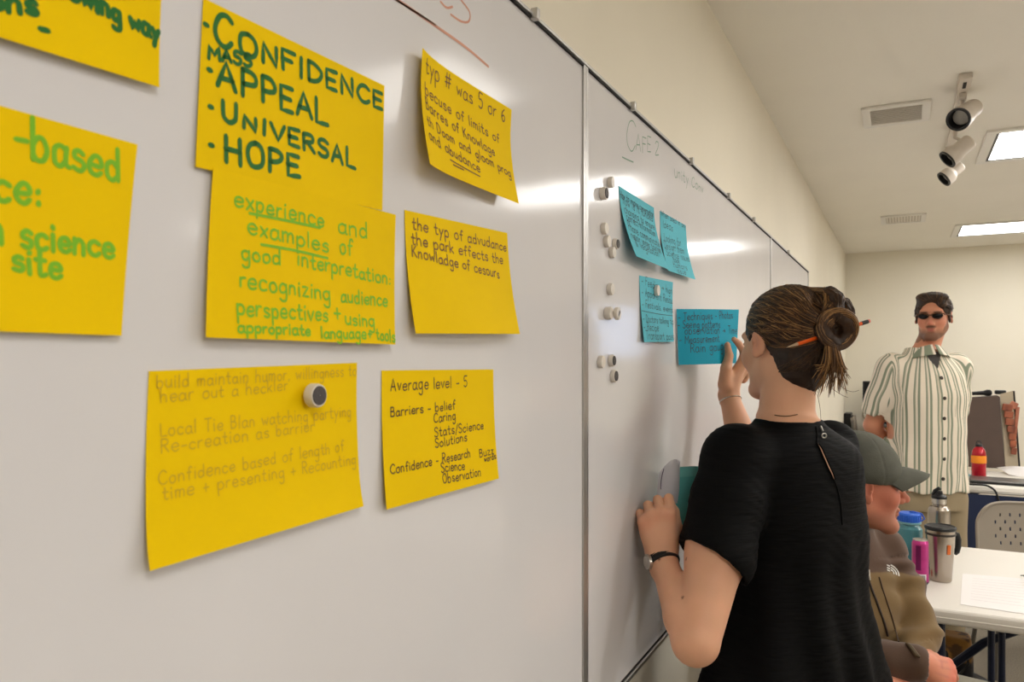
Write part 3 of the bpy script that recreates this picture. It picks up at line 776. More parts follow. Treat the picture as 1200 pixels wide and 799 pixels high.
magnet(714.5, 422.5, 14, 'dark', 'upper dark faced magnet of the lowest three')
magnet(717, 440.5, 15, 'dark', 'lower dark faced magnet of the lowest three')
magnet(767, 340.5, 13, '', 'small white magnet pinning the dashed blue note', .008, .002)
# ================================================================ people
def cam_dir(r, f):           # horizontal direction given in camera terms (right, forward)
    v = RT * r + FW * f; v.z = 0; return v.normalized()
class Fig:
    """a person's own frame: root Empty on the floor, +y the way the chest faces, +x to the person's right"""
    def __init__(s, name, base, fwd, label):
        s.fwd = fwd.normalized(); rz = math.atan2(s.fwd.y, s.fwd.x) - PI / 2
        s.root = thing(name, (base.x, base.y, 0), label, 'person', rz); s.M = into(s.root)
    def p(s, px, py, z): return s.M @ P(px, py, z)
    def d(s, v): return (s.M.to_3x3() @ v).normalized()
def basis(o, y, z):
    """4x4 with given y axis and (roughly) z axis"""
    y = Vector(y).normalized(); x = y.cross(Vector(z)).normalized(); z = x.cross(y).normalized()
    M = Matrix((x, y, z)).transposed().to_4x4(); M.translation = Vector(o); return M
def r3(M): return np.array(M.to_3x3())
def head(s, M, sc=1.0, woman=False, nose=1.0, jaw=1.0):
    R = r3(M); q = lambda x, y, z: M @ (Vector((x, y, z)) * sc)
    E = lambda c, r, k=.01, op='u', RR=None: s.ell(q(*c), [v * sc for v in r], R if RR is None else R @ RR, k, op)
    E((0, -.016, .042), (.077, .097, .083)); E((0, .028, -.022), (.062, .066, .084), .03)
    for d in (-1, 1):
        s.cone(q(d * .045 * jaw, -.004, -.05), q(d * .017 * jaw, .070, -.098), .022 * sc, .017 * sc, .028)
        E((d * .04, .062, -.022), (.022, .02, .022), .025)
    E((0, .077, -.1), (.022 * jaw, .017, .016), .022); E((0, .078, .032), (.052, .018, .014), .02)
    for d in (-1, 1): E((d * .031, .099, .006), (.019, .013, .011), .012, 's')
    for d in (-1, 1):
        E((d * .031, .073, .006), (.0135, .013, .012), .004); E((d * .031, .0835, .0125), (.016, .0055, .004), .005); E((d * .031, .081, -.003), (.014, .005, .003), .005)
    s.cone(q(0, .087, .014), q(0, .104 + .004 * nose, -.026), .0075 * sc, .0095 * sc, .012)
    E((0, .107 + .004 * nose, -.03), (.0105, .0105, .0095), .008)
    for d in (-1, 1):
        E((d * .0125, .098, -.034), (.0075, .010, .0075), .006); E((d * .006, .104, -.042), (.0032, .005, .004), .003, 's')
    E((0, .0895, -.0565), (.023, .0085, .0062), .007); E((0, .0875, -.068), (.0195, .0085, .0066), .007)
    E((0, .0985, -.0622), (.024, .0050, .0013), .003, 's'); E((0, .0975, -.081), (.016, .006, .005), .008, 's')
    for d in (-1, 1):
        a = Matrix.Rotation(d * -.35, 3, 'Z') @ Matrix.Rotation(-.2, 3, 'X'); A = np.array(a)
        E((d * .08, -.008, .002), (.007, .017, .031), .006, 'u', A); E((d * .0835, -.002, -.022), (.006, .009, .012), .006, 'u', A)
        E((d * .0875, -.002, .006), (.006, .009, .018), .004, 's', A)
def hand(s, M, side, curl, thumb, sc=1.0, k=.004, spread=1.0):
    """M: origin at the wrist, y along the hand, z the back of the hand. side +1 left, -1 right. curl: four (mcp,pip,dip) in degrees"""
    q = lambda x, y, z: M @ Vector((side * x * sc, y * sc, z * sc))
    s.cone(q(0, -.02, 0), q(.002, .02, 0), .026 * sc, .024 * sc, .02)
    kn = [(.029, .088, 0), (.0095, .092, .003), (-.0105, .087, .002), (-.028, .077, -.002)]
    ln = [(.042, .025, .021), (.046, .029, .022), (.043, .027, .021), (.034, .02, .019)]
    sp = [6, 0, -5, -11]
    for i in range(4):
        x, y, z = kn[i]
        s.cone(q(x * .55, .018, 0), q(x, y, z - .002), .0155 * sc, .0118 * sc, .016)
    s.ell(q(.0, .055, -.004), (.033 * sc, .036 * sc, .0125 * sc), r3(M), .014)
    for i in range(4):
        p = Vector(kn[i]); a = 0.0; pts = [p.copy()]; dz = math.radians(sp[i] * spread)
        for j in range(3):
            a += math.radians(curl[i][j])
            p = p + Vector((math.sin(dz) * math.cos(a), math.cos(dz) * math.cos(a), -math.sin(a))) * ln[i][j]; pts.append(p.copy())
        w = .92 if i == 3 else 1.0
        rs = [.0105 * sc * w, .0092 * sc * w, .0082 * sc * w, .0068 * sc * w]
        s.chain([q(*t) for t in pts], rs, k)
    s.cone(q(.014, .018, -.006), q(*thumb[0]), .017 * sc, .0125 * sc, .014)
    s.chain([q(*t) for t in thumb], [.0122 * sc, .0105 * sc, .0085 * sc], k)
FIST = [(78, 88, 50), (82, 92, 50), (84, 92, 50), (86, 90, 50)]
RELAX = [(22, 28, 16), (26, 32, 20), (30, 34, 20), (34, 36, 20)]
def shoe(s, c, fwd, L=.27):
    f = Vector(fwd).normalized(); c = Vector(c)
    s.cone(c + Vector((0, 0, .05)) - f * L * .28, c + Vector((0, 0, .035)) + f * L * .42, .045, .034, .02)
    s.cone(c + Vector((0, 0, .09)) - f * L * .22, c + Vector((0, 0, .05)) - f * L * .2, .045, .045, .02)
def skin_mat(name): return mat(name, (255, 255, 255), .48, attr='tint', bump=.06, bscale=260, sss=.12, spec=.35)
M_skin = skin_mat('skin')
def tint(V, base): return np.repeat(linc(base)[None, :], len(V), 0)
def near(V, c, r):
    """1 at c falling to 0 at distance r (ellipsoidal radii allowed)"""
    d = (V - np.array(c)) / np.array(r if hasattr(r, '__len__') else (r, r, r)); return np.clip(1 - np.sqrt((d ** 2).sum(1)), 0, 1)
def local(V, M):
    A = np.array(M.inverted()); return V @ A[:3, :3].T + A[:3, 3]
def face_tint(C, V, M, lips=(178, 98, 86), blush=.35, brow=(70, 48, 34), sc=1.0):
    H = local(V, M) / sc
    inh = (np.abs(H[:, 2]) < .16) & (np.abs(H[:, 0]) < .1) & (np.abs(H[:, 1]) < .14)
    w = lambda a: a * inh
    for d in (-1, 1):
        C = blend(C, (206, 120, 100), w(near(H, (d * .042, .07, -.025), .035)) * blush)
        C = blend(C, brow, w(np.clip(near(H, (d * .032, .09, .027), (.024, .03, .007)) * 3, 0, 1)) * .85)
        C = blend(C, (232, 226, 220), w(np.clip(near(H, (d * .031, .086, .006), (.011, .012, .005)) * 3, 0, 1)) * .8)
        C = blend(C, (38, 28, 24), w(np.clip(near(H, (d * .031, .087, .006), (.005, .012, .0055)) * 3, 0, 1)))
        C = blend(C, (205, 112, 92), w(near(H, (d * .086, -.005, 0), (.03, .03, .04))) * .5)
    C = blend(C, (208, 118, 98), w(near(H, (0, .112, -.03), .025)) * blush * 1.4)
    C = blend(C, lips, w(np.clip(near(H, (0, .1, -.0625), (.025, .02, .0135)) * 2.2, 0, 1)) * .75)
    return C
def hair_mat(name, rough=.45): 
    return mat(name, (255, 255, 255), rough, attr='tint', spec=.4, var=.35, vscale=90, stretch=(1, 1, .25), bump=.3, bscale=240)
M_hair = hair_mat('hair')
class Strands:
    """tapered locks merged into one mesh with a colour each"""
    def __init__(s): s.V = []; s.Q = []; s.C = []; s.n = 0
    def add(s, pts, r0, r1, col, n=5):
        pts = [np.array(p, dtype=float) for p in pts]; m = len(pts); ref = np.array((.31, .17, .93))
        for i, p in enumerate(pts):
            t = pts[min(i + 1, m - 1)] - pts[max(i - 1, 0)]; t = t / (np.linalg.norm(t) + 1e-9)
            u = np.cross(t, ref); u /= np.linalg.norm(u) + 1e-9; v = np.cross(t, u)
            f = i / (m - 1); r = (r0 + (r1 - r0) * f) * (1 if 0 < i < m - 1 else .35)
            for k in range(n):
                a = 2 * PI * k / n; s.V.append(p + (u * math.cos(a) + v * math.sin(a)) * r); s.C.append(col)
            if i:
                b = s.n + (i - 1) * n; c = s.n + i * n
                for k in range(n): s.Q.append((b + k, b + (k + 1) % n, c + (k + 1) % n, c + k))
        s.n += m * n
    def merge(s, V, Q, C):
        if not s.V: return V, Q, C
        return np.concatenate([V, np.array(s.V)]), np.concatenate([Q, np.array(s.Q) + len(V)]), np.concatenate([C, np.array([linc(c) for c in s.C])])
def to_surface(b, p, off):
    q = b.find_nearest(Vector(p)); return np.array(q[0] + q[1] * off)
def mix(a, b, f): return tuple(a[i] + (b[i] - a[i]) * f for i in range(3))

# ---------------------------------------------------------------- the woman at the board
_b = P(925, 421, 1.74)
_c30 = math.radians(30)
wo = Fig('person', _b, cam_dir(-math.sin(_c30), math.cos(_c30)), 'woman in a black blouse with pinned-up brown hair, back turned, reaching to the whiteboard')
rp_ = random.Random(3)
SKIN_W = (226, 172, 140)
def woman():
    f = wo; s = Sdf()
    hc = f.p(917, 406, 1.75)
    hy = f.d(cam_dir(-math.sin(math.radians(24)), math.cos(math.radians(24))))
    Mh = basis(hc, hy + Vector((0, 0, -.10)), Vector((.07, 0, 1)))
    # torso and legs
    s.loft([(.82, 0, 0, .155, .11), (.95, 0, 0, .16, .112), (1.08, 0, 0, .132, .095), (1.2, 0, .005, .15, .105), (1.3, 0, 0, .155, .09), (1.345, 0, -.005, .11, .07), (1.38, 0, -.01, .06, .055)], .02, p=2.3)
    for d in (-1, 1): s.chain([(d * .085, 0, .88), (d * .085, .01, .48), (d * .085, -.01, .08)], [.088, .055, .04], .03)
    nb = Vector((-.032, -.015, 1.36))
    s.cone(nb, Mh @ Vector((-.008, -.03, -.05)), .062, .056, .035)
    head(s, Mh, .97, True)
    # left arm, bent up to the board
    sh = Vector((-.168, 0, 1.305)); el = f.p(815, 752, 1.485); wr = f.p(776, 655, 1.625); kn = f.p(767, 588, 1.634)
    mid = (sh + el) / 2 + Vector((0, 0, -.01))
    s.chain([sh, mid, el], [.055, .058, .046], .03)
    fm = wr + (el - wr) * .72
    s.chain([el, fm, wr], [.044, .043, .0255], .009)
    Ml = basis(wr, kn - wr, f.d(-FW + RT * -.1))
    hand(s, Ml, 1, [(50, 84, 60), (62, 90, 60), (66, 92, 60), (66, 90, 60)], [(.038, .055, -.014), (.038, .088, -.022), (.030, .112, -.030)], 1.06)
    # right arm, raised to the blue note
    sr = Vector((.165, .02, 1.31)); er = f.p(882, 556, 1.98); w2 = f.p(854, 463, 2.085)
    s.chain([sr, er], [.05, .044], .02); s.chain([er, er + (w2 - er) * .3, w2], [.044, .045, .0245], .02)
    q = f.p
    s.cone(w2, q(857, 445, 2.09), .0245, .024, .02)
    s.chain([q(853, 452, 2.08), q(869, 427, 2.085)], [.02, .0155], .014); s.chain([q(858, 452, 2.10), q(872, 430, 2.11)], [.018, .015], .014)
    s.chain([q(849, 450, 2.065), q(851, 431, 2.062)], [.018, .0150], .014)
    s.chain([q(851, 431, 2.062), q(854.5, 417, 2.068), q(852.3, 404, 2.066)], [.0150, .0112, .0082], .004)
    s.chain([q(869, 427, 2.085), q(872, 413, 2.085), q(866, 403, 2.088), q(860.2, 397.5, 2.088)], [.0135, .0102, .0092, .0074], .004)
    for i, (dx, dy, dz) in enumerate(((3, 3, .02), (3, 10, .03), (1, 16, .038))):
        s.chain([q(870 + dx, 428 + dy, 2.09 + dz), q(882 + dx - 2 * i, 419 + dy, 2.10 + dz), q(878 + dx, 417 + dy, 2.105 + dz), q(873 + dx, 424 + dy, 2.09 + dz)], [.0125, .0098, .0088, .0072], .004)
    V, Q = s.mesh(.0034)
    C = tint(V, SKIN_W)
    C = face_tint(C, V, Mh)
    for pt, r in (((q(852.3, 404, 2.088)), .03), (q(860, 398, 2.118), .03), (q(872, 413, 2.10), .025)): C = blend(C, (226, 128, 100), near(V, pt, r) * .6)
    Hl = local(V, Ml)
    for x, y in ((.029, .088), (.0095, .092), (-.0105, .087), (-.028, .077)): C = blend(C, (224, 138, 108), near(Hl, (x, y, .004), .022) * .5)
    bt0 = BVHTree.FromPolygons([Vector(v) for v in V], [tuple(int(i) for i in q_) for q_ in Q])
    for px, py in ((804, 655), (772, 655), (800, 700)):
        r_ = bt0.ray_cast(f.M @ CAM, (f.M.to_3x3() @ ray(px, py)).normalized())
        if r_[0] is not None: C = blend(C, (120, 78, 58), np.clip(near(V, r_[0], .0042) * 2.0, 0, 1))
    C = C * (1 + .07 * wob(V[:, 0], V[:, 1], V[:, 2], 38, 3.0) + .03 * wob(V[:, 0], V[:, 1], V[:, 2], 120, 1.0))[:, None]; C[:, 0] *= 1.0
    body = mesh_from('body', V, Q, M_skin, f.root, C)
    # trousers, shoes
    t = Sdf(); t.loft([(.74, 0, 0, .178, .13), (.9, 0, 0, .178, .13), (1.02, 0, 0, .15, .11)], .02)
    for d in (-1, 1): t.chain([(d * .088, 0, .84), (d * .09, .01, .48), (d * .09, -.01, .1)], [.1, .07, .06], .02)
    V, Q = t.mesh(.009); mesh_from('trousers', V, Q, mat('charcoal trousers', (44, 44, 50), .8), f.root)
    t = Sdf()
    for d in (-1, 1): shoe(t, (d * .09, .02, .0), (d * .15, 1, 0), .25)
    V, Q = t.mesh(.008); mesh_from('shoes', V, Q, M_black, f.root)
    # blouse
    b = Sdf()
    b.loft([(.70, -.012, .0, .292, .145), (.78, -.008, -.012, .268, .14), (.86, .005, -.005, .226, .14), (.95, .012, 0, .187, .135), (1.05, .014, -.004, .178, .125), (1.15, .014, -.008, .178, .122), (1.25, .012, -.008, .178, .118),
            (1.31, .008, -.01, .168, .105), (1.345, -.005, -.012, .128, .086), (1.368, -.016, -.014, .085, .072), (1.385, -.022, -.014, .068, .064)], .02, p=2.25)
    up_ = (mid - sh)
    b.chain([sh + Vector((.05, 0, .0)), sh + Vector((-.002, 0, .003)), sh + up_ * .5], [.066, .067, .074], .03)
    hem = sh + up_ * 1.05
    b.chain([sh + up_ * .5, hem], [.074, .078], .02)
    b.chain([sr, sr + (er - sr) * .5], [.064, .07], .03)
    # open sleeve and neckline
    b.cone(hem - up_ * .35, hem + up_ * .3, .060, .072, .004, 's')
    hn = (up_.normalized() + f.d(RT) * -.45).normalized()
    b.ell(hem + hn * .062, (.16, .16, .05), np.array(hn.to_track_quat('Z', 'Y').to_matrix()), .004, 's')
    b.cone((-.022, -.012, 1.366), (-.02, -.008, 1.46), .060, .075, .006, 's')
    # folds: soft vertical drape plus fine crinkle across the back
    hemv = np.array(up_.normalized())
    def folds(X, Y, Z, d):
        dr = np.clip((1.18 - Z) / .4, 0, 1)
        a = np.arctan2(X, Y)
        w = .0075 * dr * np.sin(a * 9 + 3 * np.sin(Z * 4)) + .0006 * np.sin(Z * 300 + 5 * np.sin(X * 31) + 4 * np.sin(Z * 37)) * np.cos(X * 47 + 3 * np.sin(Z * 29)) * (Y < .05) + .0026 * wob(X, Y, Z, 34, 1.0)
        return w.astype(np.float32)
    b.warp(folds)
    V, Q = b.mesh(.0036)
    # key-hole slit at the back: cut the faces along it so the skin shows
    M_bl = mat('black crinkled blouse', (5, 5, 6), .7, bump=.6, bscale=60, spec=.13, stretch=(.3, .3, 3.0))
    bl = mesh_from('blouse', V, Q, M_bl, f.root)
    bv = bvh_world(bl)
    Minv = f.M
    def on(px, py, off=.0):
        p, n = hit(bv, px, py)
        return (Minv @ (p + n * off), (Minv.to_3x3() @ n)) if p is not None else None
    # slit (skin seen between the edges) and zip
    M_sl = mat('skin in the slit', SKIN_W, .5)
    pts = [(957.8, 520), (961, 526), (964, 533), (967.5, 541), (970.5, 548), (974, 555), (977, 562)]; wd = [.003, .006, .0065, .006, .0075, .006, .002]
    mb = MB(); A = [on(px, py, .0012) for px, py in pts]
    rr = [(a[0] - a[1].cross(Vector((0, 0, 1))).normalized() * w * .5, a[0] + a[1].cross(Vector((0, 0, 1))).normalized() * w * .5) for a, w in zip(A, wd)]
    vs = [(mb.bm.verts.new(x), mb.bm.verts.new(y)) for x, y in rr]
    for x, y in zip(vs, vs[1:]): mb.bm.faces.new((x[0], x[1], y[1], y[0]))
    mb.build('back_slit', M_sl, bl, 0)
    mb = MB(); L1 = [on(px - 1.2, py, .002)[0] for px, py in pts]; L2 = [on(px + 2.3 if i not in (0, 6) else px + .8, py, .002)[0] for i, (px, py) in enumerate(pts)]
    mb.tube(L1, .0018, 6); mb.tube(L2, .0018, 6); mb.tube([on(956, 500, .001)[0], on(957.5, 511, .001)[0], L1[0]], .0015, 6)
    mb.tube([on(977, 562, .001)[0], on(981, 572, .001)[0], on(985, 590, .001)[0], on(987, 615, .0006)[0]], .0012, 6)
    mb.build('slit_edging', M_bl, bl)
    zp = MB(); a = on(960.5, 500, .003)[0]; c = on(962, 506, .005)[0]; e = on(963.3, 511.5, .006)[0]
    zp.tube([a, c], .0022, 8)
    rad = .0048; ux = f.d(RT)
    zp.tube([e + ux * rad * math.cos(t * PI / 8) + Vector((0, 0, rad * math.sin(t * PI / 8))) for t in range(16)], .0012, 8, True)
    zp.build('zip_pull', M_steel, bl)
    cap = on(800, 557, .004)
    if cap: MB().lathe([(.0004, 0), (.006, 0), (.007, .003), (.0004, .005)], cap[0], 16, cap[1].to_track_quat('Z', 'Y').to_matrix(), False).build('shoulder_button', M_black, bl)
    # necklace chain on the nape
    bb = bvh_world(body)
    nk = MB(); npts = []
    for k in range(13):
        p, n = hit(bb, 908 + k * 2.2, 486.2 + 1.6 * math.sin(k / 12 * PI) - k * .05)
        if p is not None: npts.append(Minv @ (p + n * .0012))
    if len(npts) > 2: nk.tube(npts, .0011, 6); nk.build('necklace', mat('dark chain', (110, 84, 60), .35, .8), f.root)
    # wrist watch on the left wrist
    ax = (el - wr).normalized(); wc = wr + ax * .004
    Rw = basis(wc, f.d(-FW).cross(ax), ax)
    ws = MB(); ws.tube([Rw @ Vector((.0318 * math.cos(a), .0318 * math.sin(a), 0)) for a in np.linspace(0, 2 * PI, 28, endpoint=False)], .0044, 6, True)
    ws.tube([Rw @ Vector((.0316 * math.cos(a), .0316 * math.sin(a), .006)) for a in np.linspace(0, 2 * PI, 28, endpoint=False)], .0044, 6, True)
    ws.tube([Rw @ Vector((.0316 * math.cos(a), .0316 * math.sin(a), -.006)) for a in np.linspace(0, 2 * PI, 28, endpoint=False)], .0044, 6, True)
    strap = ws.build('watch', M_black, f.root)
    out = f.d(RT * -1 + FW * -.25); out = (out - ax * out.dot(ax)).normalized()
    Rc = out.to_track_quat('Z', 'Y').to_matrix()
    MB().lathe([(.0004, 0), (.0155, 0), (.0165, .002), (.0165, .007), (.0145, .0085), (.0004, .0085)], wc + out * .0295, 32, Rc, False).build('watch_case', M_steel, strap)
    MB().lathe([(.0004, .0086), (.0132, .0086), (.0004, .0092)], wc + out * .0295, 28, Rc, False).build('watch_dial', mat('watch dial', (206, 200, 190), .25, .3), strap)
    # open bangle on the right wrist
    a2 = (er - w2).normalized(); bc = w2 + a2 * .016; Rb = basis(bc, f.d(-FW).cross(a2), a2 + f.d(RT) * .12)
    MB().tube([Rb @ Vector((.0292 * math.cos(a), .0292 * math.sin(a), 0)) for a in np.linspace(.5, 2 * PI - .2, 30)], .0018, 8).build('bangle', mat('silver bangle', (214, 206, 196), .22, .9), f.root)
    # hair
    h = Sdf(); R = r3(Mh); g = lambda x, y, z: Mh @ Vector((x, y, z))
    h.ell(g(0, -.02, .045), (.0835, .105, .0925), R, .01); h.ell(g(0, -.058, -.042), (.064, .052, .072), R, .03)
    h.ell(g(0, .11, -.045), (.1, .075, .1), R, .012, 's')
    for d in (-1, 1): h.ell(g(d * .086, .012, -.025), (.032, .046, .05), R, .01, 's'); h.ell(g(d * .095, .03, -.08), (.05, .07, .05), R, .01, 's')
    bun = f.p(979, 386, 1.612)
    bd = f.d(-FW)                                    # bun opens to the viewer
    Rbun = basis(bun, f.d(RT), bd)
    for k in range(10):
        a0, a1 = 2 * PI * k / 10, 2 * PI * (k + 1) / 10
        w = lambda a: bun + (f.d(RT) * math.cos(a) * .027 + Vector((0, 0, 1)) * math.sin(a) * .028) + bd * .006 * math.sin(a * 2)
        h.cone(w(a0), w(a1), .0150, .0150, .006)
    h.ell(bun - bd * .042, (.034, .034, .034), None, .008)
    h.cone(bun - bd * .046, g(0, -.1, .0), .034, .042, .015)
    h.chain([f.p(966, 350, 1.68), f.p(972, 344, 1.66), f.p(980, 350, 1.645), f.p(982, 366, 1.63)], [.012, .015, .015, .013], .006)
    h.chain([f.p(982, 354, 1.67), f.p(990, 357, 1.655), f.p(994.5, 366, 1.645), f.p(993, 378, 1.635)], [.011, .012, .0105, .009], .006)
    h.chain([f.p(960, 352, 1.68), f.p(972, 365, 1.64), f.p(985, 372, 1.625)], [.016, .016, .012], .01)
    h.warp(lambda X, Y, Z, d: (.0012 * wob(X, Y, Z, 190, 2.0) + .001 * wob(X, Y, Z, 420, 5.0)).astype(np.float32))
    V, Q = h.mesh(.003)
    H = local(V, Mh); C = tint(V, (66, 44, 28))
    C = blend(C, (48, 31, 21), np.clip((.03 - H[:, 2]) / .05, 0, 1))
    st = Strands(); me = bpy.data.meshes.new('tmp'); 
    bt = BVHTree.FromPolygons([Vector(v) for v in V], [tuple(int(i) for i in q_) for q_ in Q])
    cols = [(82, 56, 34), (106, 74, 44), (54, 36, 24), (146, 104, 60), (70, 48, 30), (176, 132, 82)]
    R2 = random.Random(11); root_b = np.array(bun - bd * .012)
    cen = np.array(g(0, -.02, .04))
    for i in range(560):
        # start on the hairline: over the crown from ear to ear, or along the nape
        if i < 430:
            a = R2.uniform(-1.75, 1.75); rr_ = R2.uniform(.0, .055)
            p0 = np.array(g(.095 * math.sin(a), .085 - rr_ - .04 * abs(math.sin(a)), .045 + .1 * math.cos(a) + .0 - .015))
            col = cols[R2.choice((0, 0, 1, 1, 2, 3, 4, 5))]
        else:
            a = R2.uniform(-1.3, 1.3)
            p0 = np.array(g(.06 * math.sin(a), -.03 - .07 * math.cos(a), -.085 + R2.uniform(0, .05))); col = cols[R2.choice((2, 2, 4, 0))]
        a_ = (2.6 - a * .68 if i < 430 else 4.4 + a * .4) + R2.uniform(-.18, .18); pe = np.array(bun + f.d(RT) * math.cos(a_) * .036 + Vector((0, 0, 1)) * math.sin(a_) * .036 - bd * .014)
        pts = []; arc = R2.uniform(-.004, .004)
        for k in range(13):
            t_ = k / 12; p = p0 + (pe - p0) * t_; o = p - cen; p = cen + o / (np.linalg.norm(o) + 1e-6) * .12
            p = p + np.array((0, 0, math.sin(t_ * PI) * arc * 2))
            pts.append(to_surface(bt, p, .0006 + .0012 * R2.random()))
        st.add(pts, .0011, .0008, col)
    for i in range(230):                                # bun windings
        a0 = R2.uniform(0, 2 * PI); tw = R2.uniform(-1, 1) * .9; rr_ = R2.uniform(.0152, .0172)
        pts = []
        for k in range(12):
            a = a0 + k * .24; ph = tw + k * .09
            c_ = np.array(bun + f.d(RT) * math.cos(a) * (.027 + rr_ * math.cos(ph)) + Vector((0, 0, 1)) * math.sin(a) * (.028 + rr_ * math.cos(ph)) + bd * (.006 * math.sin(a * 2) + rr_ * math.sin(ph + .6)))
            pts.append(c_)
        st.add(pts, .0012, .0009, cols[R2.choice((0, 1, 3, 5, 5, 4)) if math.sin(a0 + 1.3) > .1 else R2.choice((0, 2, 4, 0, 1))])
    for i in range(320):                                # the coil inside the bun
        a0 = R2.uniform(0, 2 * PI); r0 = R2.uniform(.012, .030); dr = R2.uniform(.001, .010); pts = []
        for k in range(10):
            a = a0 + k * .30; rr_ = max(.003, r0 - dr * k / 9); dz_ = .011 - .020 * (1 - min(1, rr_ / .028)) ** 1.3 + .0015 * math.sin(i)
            pts.append(np.array(bun + f.d(RT) * (math.cos(a) * rr_ + .004) + Vector((0, 0, 1)) * (math.sin(a) * rr_ * 1.04 - .003) + bd * dz_))
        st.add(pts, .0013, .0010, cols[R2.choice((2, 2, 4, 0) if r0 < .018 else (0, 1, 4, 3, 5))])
    for i in range(70):                                 # the upper loops
        a = R2.uniform(-.011, .011); b_ = R2.uniform(-.008, .012)
        base = [f.p(963, 352, 1.68), f.p(971, 343, 1.66), f.p(981, 349, 1.645), f.p(983, 367, 1.62), f.p(978, 376, 1.61)] if i % 2 else [f.p(981, 352, 1.665), f.p(990, 356, 1.655), f.p(995, 366, 1.645), f.p(993, 380, 1.63)]
        qs = cr([np.array(p) for p in base], 3); pts = [to_surface(bt, p + np.array(bd) * b_ + np.array((a, 0, abs(a))), .0008) for p in qs]
        st.add(pts, .0012, .0009, cols[R2.choice((2, 2, 4, 0, 1))])
    for i in range(150):                                # loose tail under the bun
        fx = R2.uniform(0, 1); x1 = 952 + 44 * fx + R2.uniform(-3, 3); y1 = 452 + R2.uniform(-22, 16) - 10 * abs(fx - .4)
        z_ = 1.605 + R2.uniform(-.012, .03)
        p0 = f.p(968 + 12 * fx, 396 + R2.uniform(-4, 6), z_); p1 = f.p(966 + 22 * fx + R2.uniform(-3, 3), 425, z_ - .005); p2 = f.p(x1, y1, z_ + .005)
        st.add(cr([np.array(p0), np.array(p1), np.array(p2)], 5), .0015, .0006, cols[R2.choice((0, 1, 1, 3, 3, 5))])
    for pt in ([(985, 452), (992, 457), (1000, 459), (1007, 457)], [(975, 455), (985, 462), (994, 466)], [(958, 462), (961, 478), (962, 492)]):
        st.add(cr([np.array(f.p(x, y, 1.615)) for x, y in pt], 5), .0006, .0004, (120, 84, 50))
    V, Q, C = st.merge(V, Q, C)
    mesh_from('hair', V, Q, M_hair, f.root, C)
M_steel = mat('brushed steel', (198, 192, 184), .28, .95, bump=.03, bscale=300, stretch=(1, 1, .05))
woman()
# pencil through the bun: a thing of its own
def pencil():
    a = P(922, 407, 1.588); b = P(1019, 376, 1.665); d = (b - a).normalized(); L = (b - a).length
    t = thing('pencil', a, 'orange pencil with a black end and pink eraser stuck through the hair bun', 'pencil')
    R = d.to_track_quat('Z', 'Y').to_matrix(); r = .0042
    MB().lathe([(.0003, .0), (.0008, .002), (r, .030), (r, L - .024), (.0004, L - .024)], (0, 0, 0), 6, R, False).build('shaft', mat('orange lacquer', (238, 96, 24), .35, coat=.4), t, 0)
    MB().lathe([(.0002, -.001), (.0010, .004), (r * .93, .0285), (r * .5, .029)], -d * .0006, 12, R, False).build('sharpened_tip', mat('pencil wood', (186, 160, 132), .7), t)
    MB().lathe([(.0004, L - .024), (r * 1.08, L - .024), (r * 1.08, L - .006), (.0004, L - .006)], (0, 0, 0), 16, R, False).build('ferrule', M_black, t)
    MB().lathe([(.0004, L - .006), (r, L - .006), (r, L - .001), (r * .7, L), (.0004, L)], (0, 0, 0), 16, R, False).build('eraser', mat('pink eraser', (236, 138, 122), .7), t)
pencil()
# pad of notes in her left hand
def pad():
    a = P(785, 548, 1.735); w = cam_dir(1, .25); nrm = cam_dir(.25, -1)
    H = .172; Wd = .118
    t = thing('sticky_note_pad', P(800, 637, 1.735), 'pad of aqua sticky notes with a curling white cover, held in the woman\'s lower hand', 'note pad'); M = into(t)
    o = a
    bk = MB(); Rm = Matrix((w, -nrm, UP)).transposed()
    bk.box(o + w * Wd / 2 - UP * H / 2 - nrm * .006, (Wd, .010, H), Rm, .001); blk = bk.build('note_block', mat('aqua pad', (104, 192, 192), .6, var=.03), None); reparent(blk, t)
    bd_ = MB(); bd_.box(o + w * Wd / 2 - UP * .011 - nrm * .0058, (Wd + .0006, .0106, .022), Rm, .0008); b2 = bd_.build('glued_edge', mat('aqua pad edge', (126, 208, 206), .5), None); reparent(b2, t)
    def sheet(u, v):
        # a white cover bent over the top and curling out to the side of the board
        x = -.022 + .046 * u - .006 * v * (1 - u); z = .004 - .09 * v - .022 * (1 - u) ** 2 * (1 - v); c = math.cos((u - .55) * 2.6)
        p = o + w * x + UP * (z + .020 * c * (1 - v * .7)) + nrm * (-.012 + .022 * math.sin(u * 2.4) * (1 - .4 * v))
        return p, nrm
    cs = MB().slab(sheet, 12, 10, .0008).build('cover_sheet', mat('white cover sheet', (224, 222, 230), .5), None, 80); reparent(cs, t)
    pts = [o + w * (-.0225 + .012 * (k / 12) ** 2) + UP * (-.048 + .052 * k / 12) + nrm * (.0005 - .004 * (k / 12)) for k in range(13)]
    st_ = MB().tube(pts, .0009, 6).build('printed_stripe', mat('violet stripe', (88, 70, 110), .6), None); reparent(st_, t)
pad()
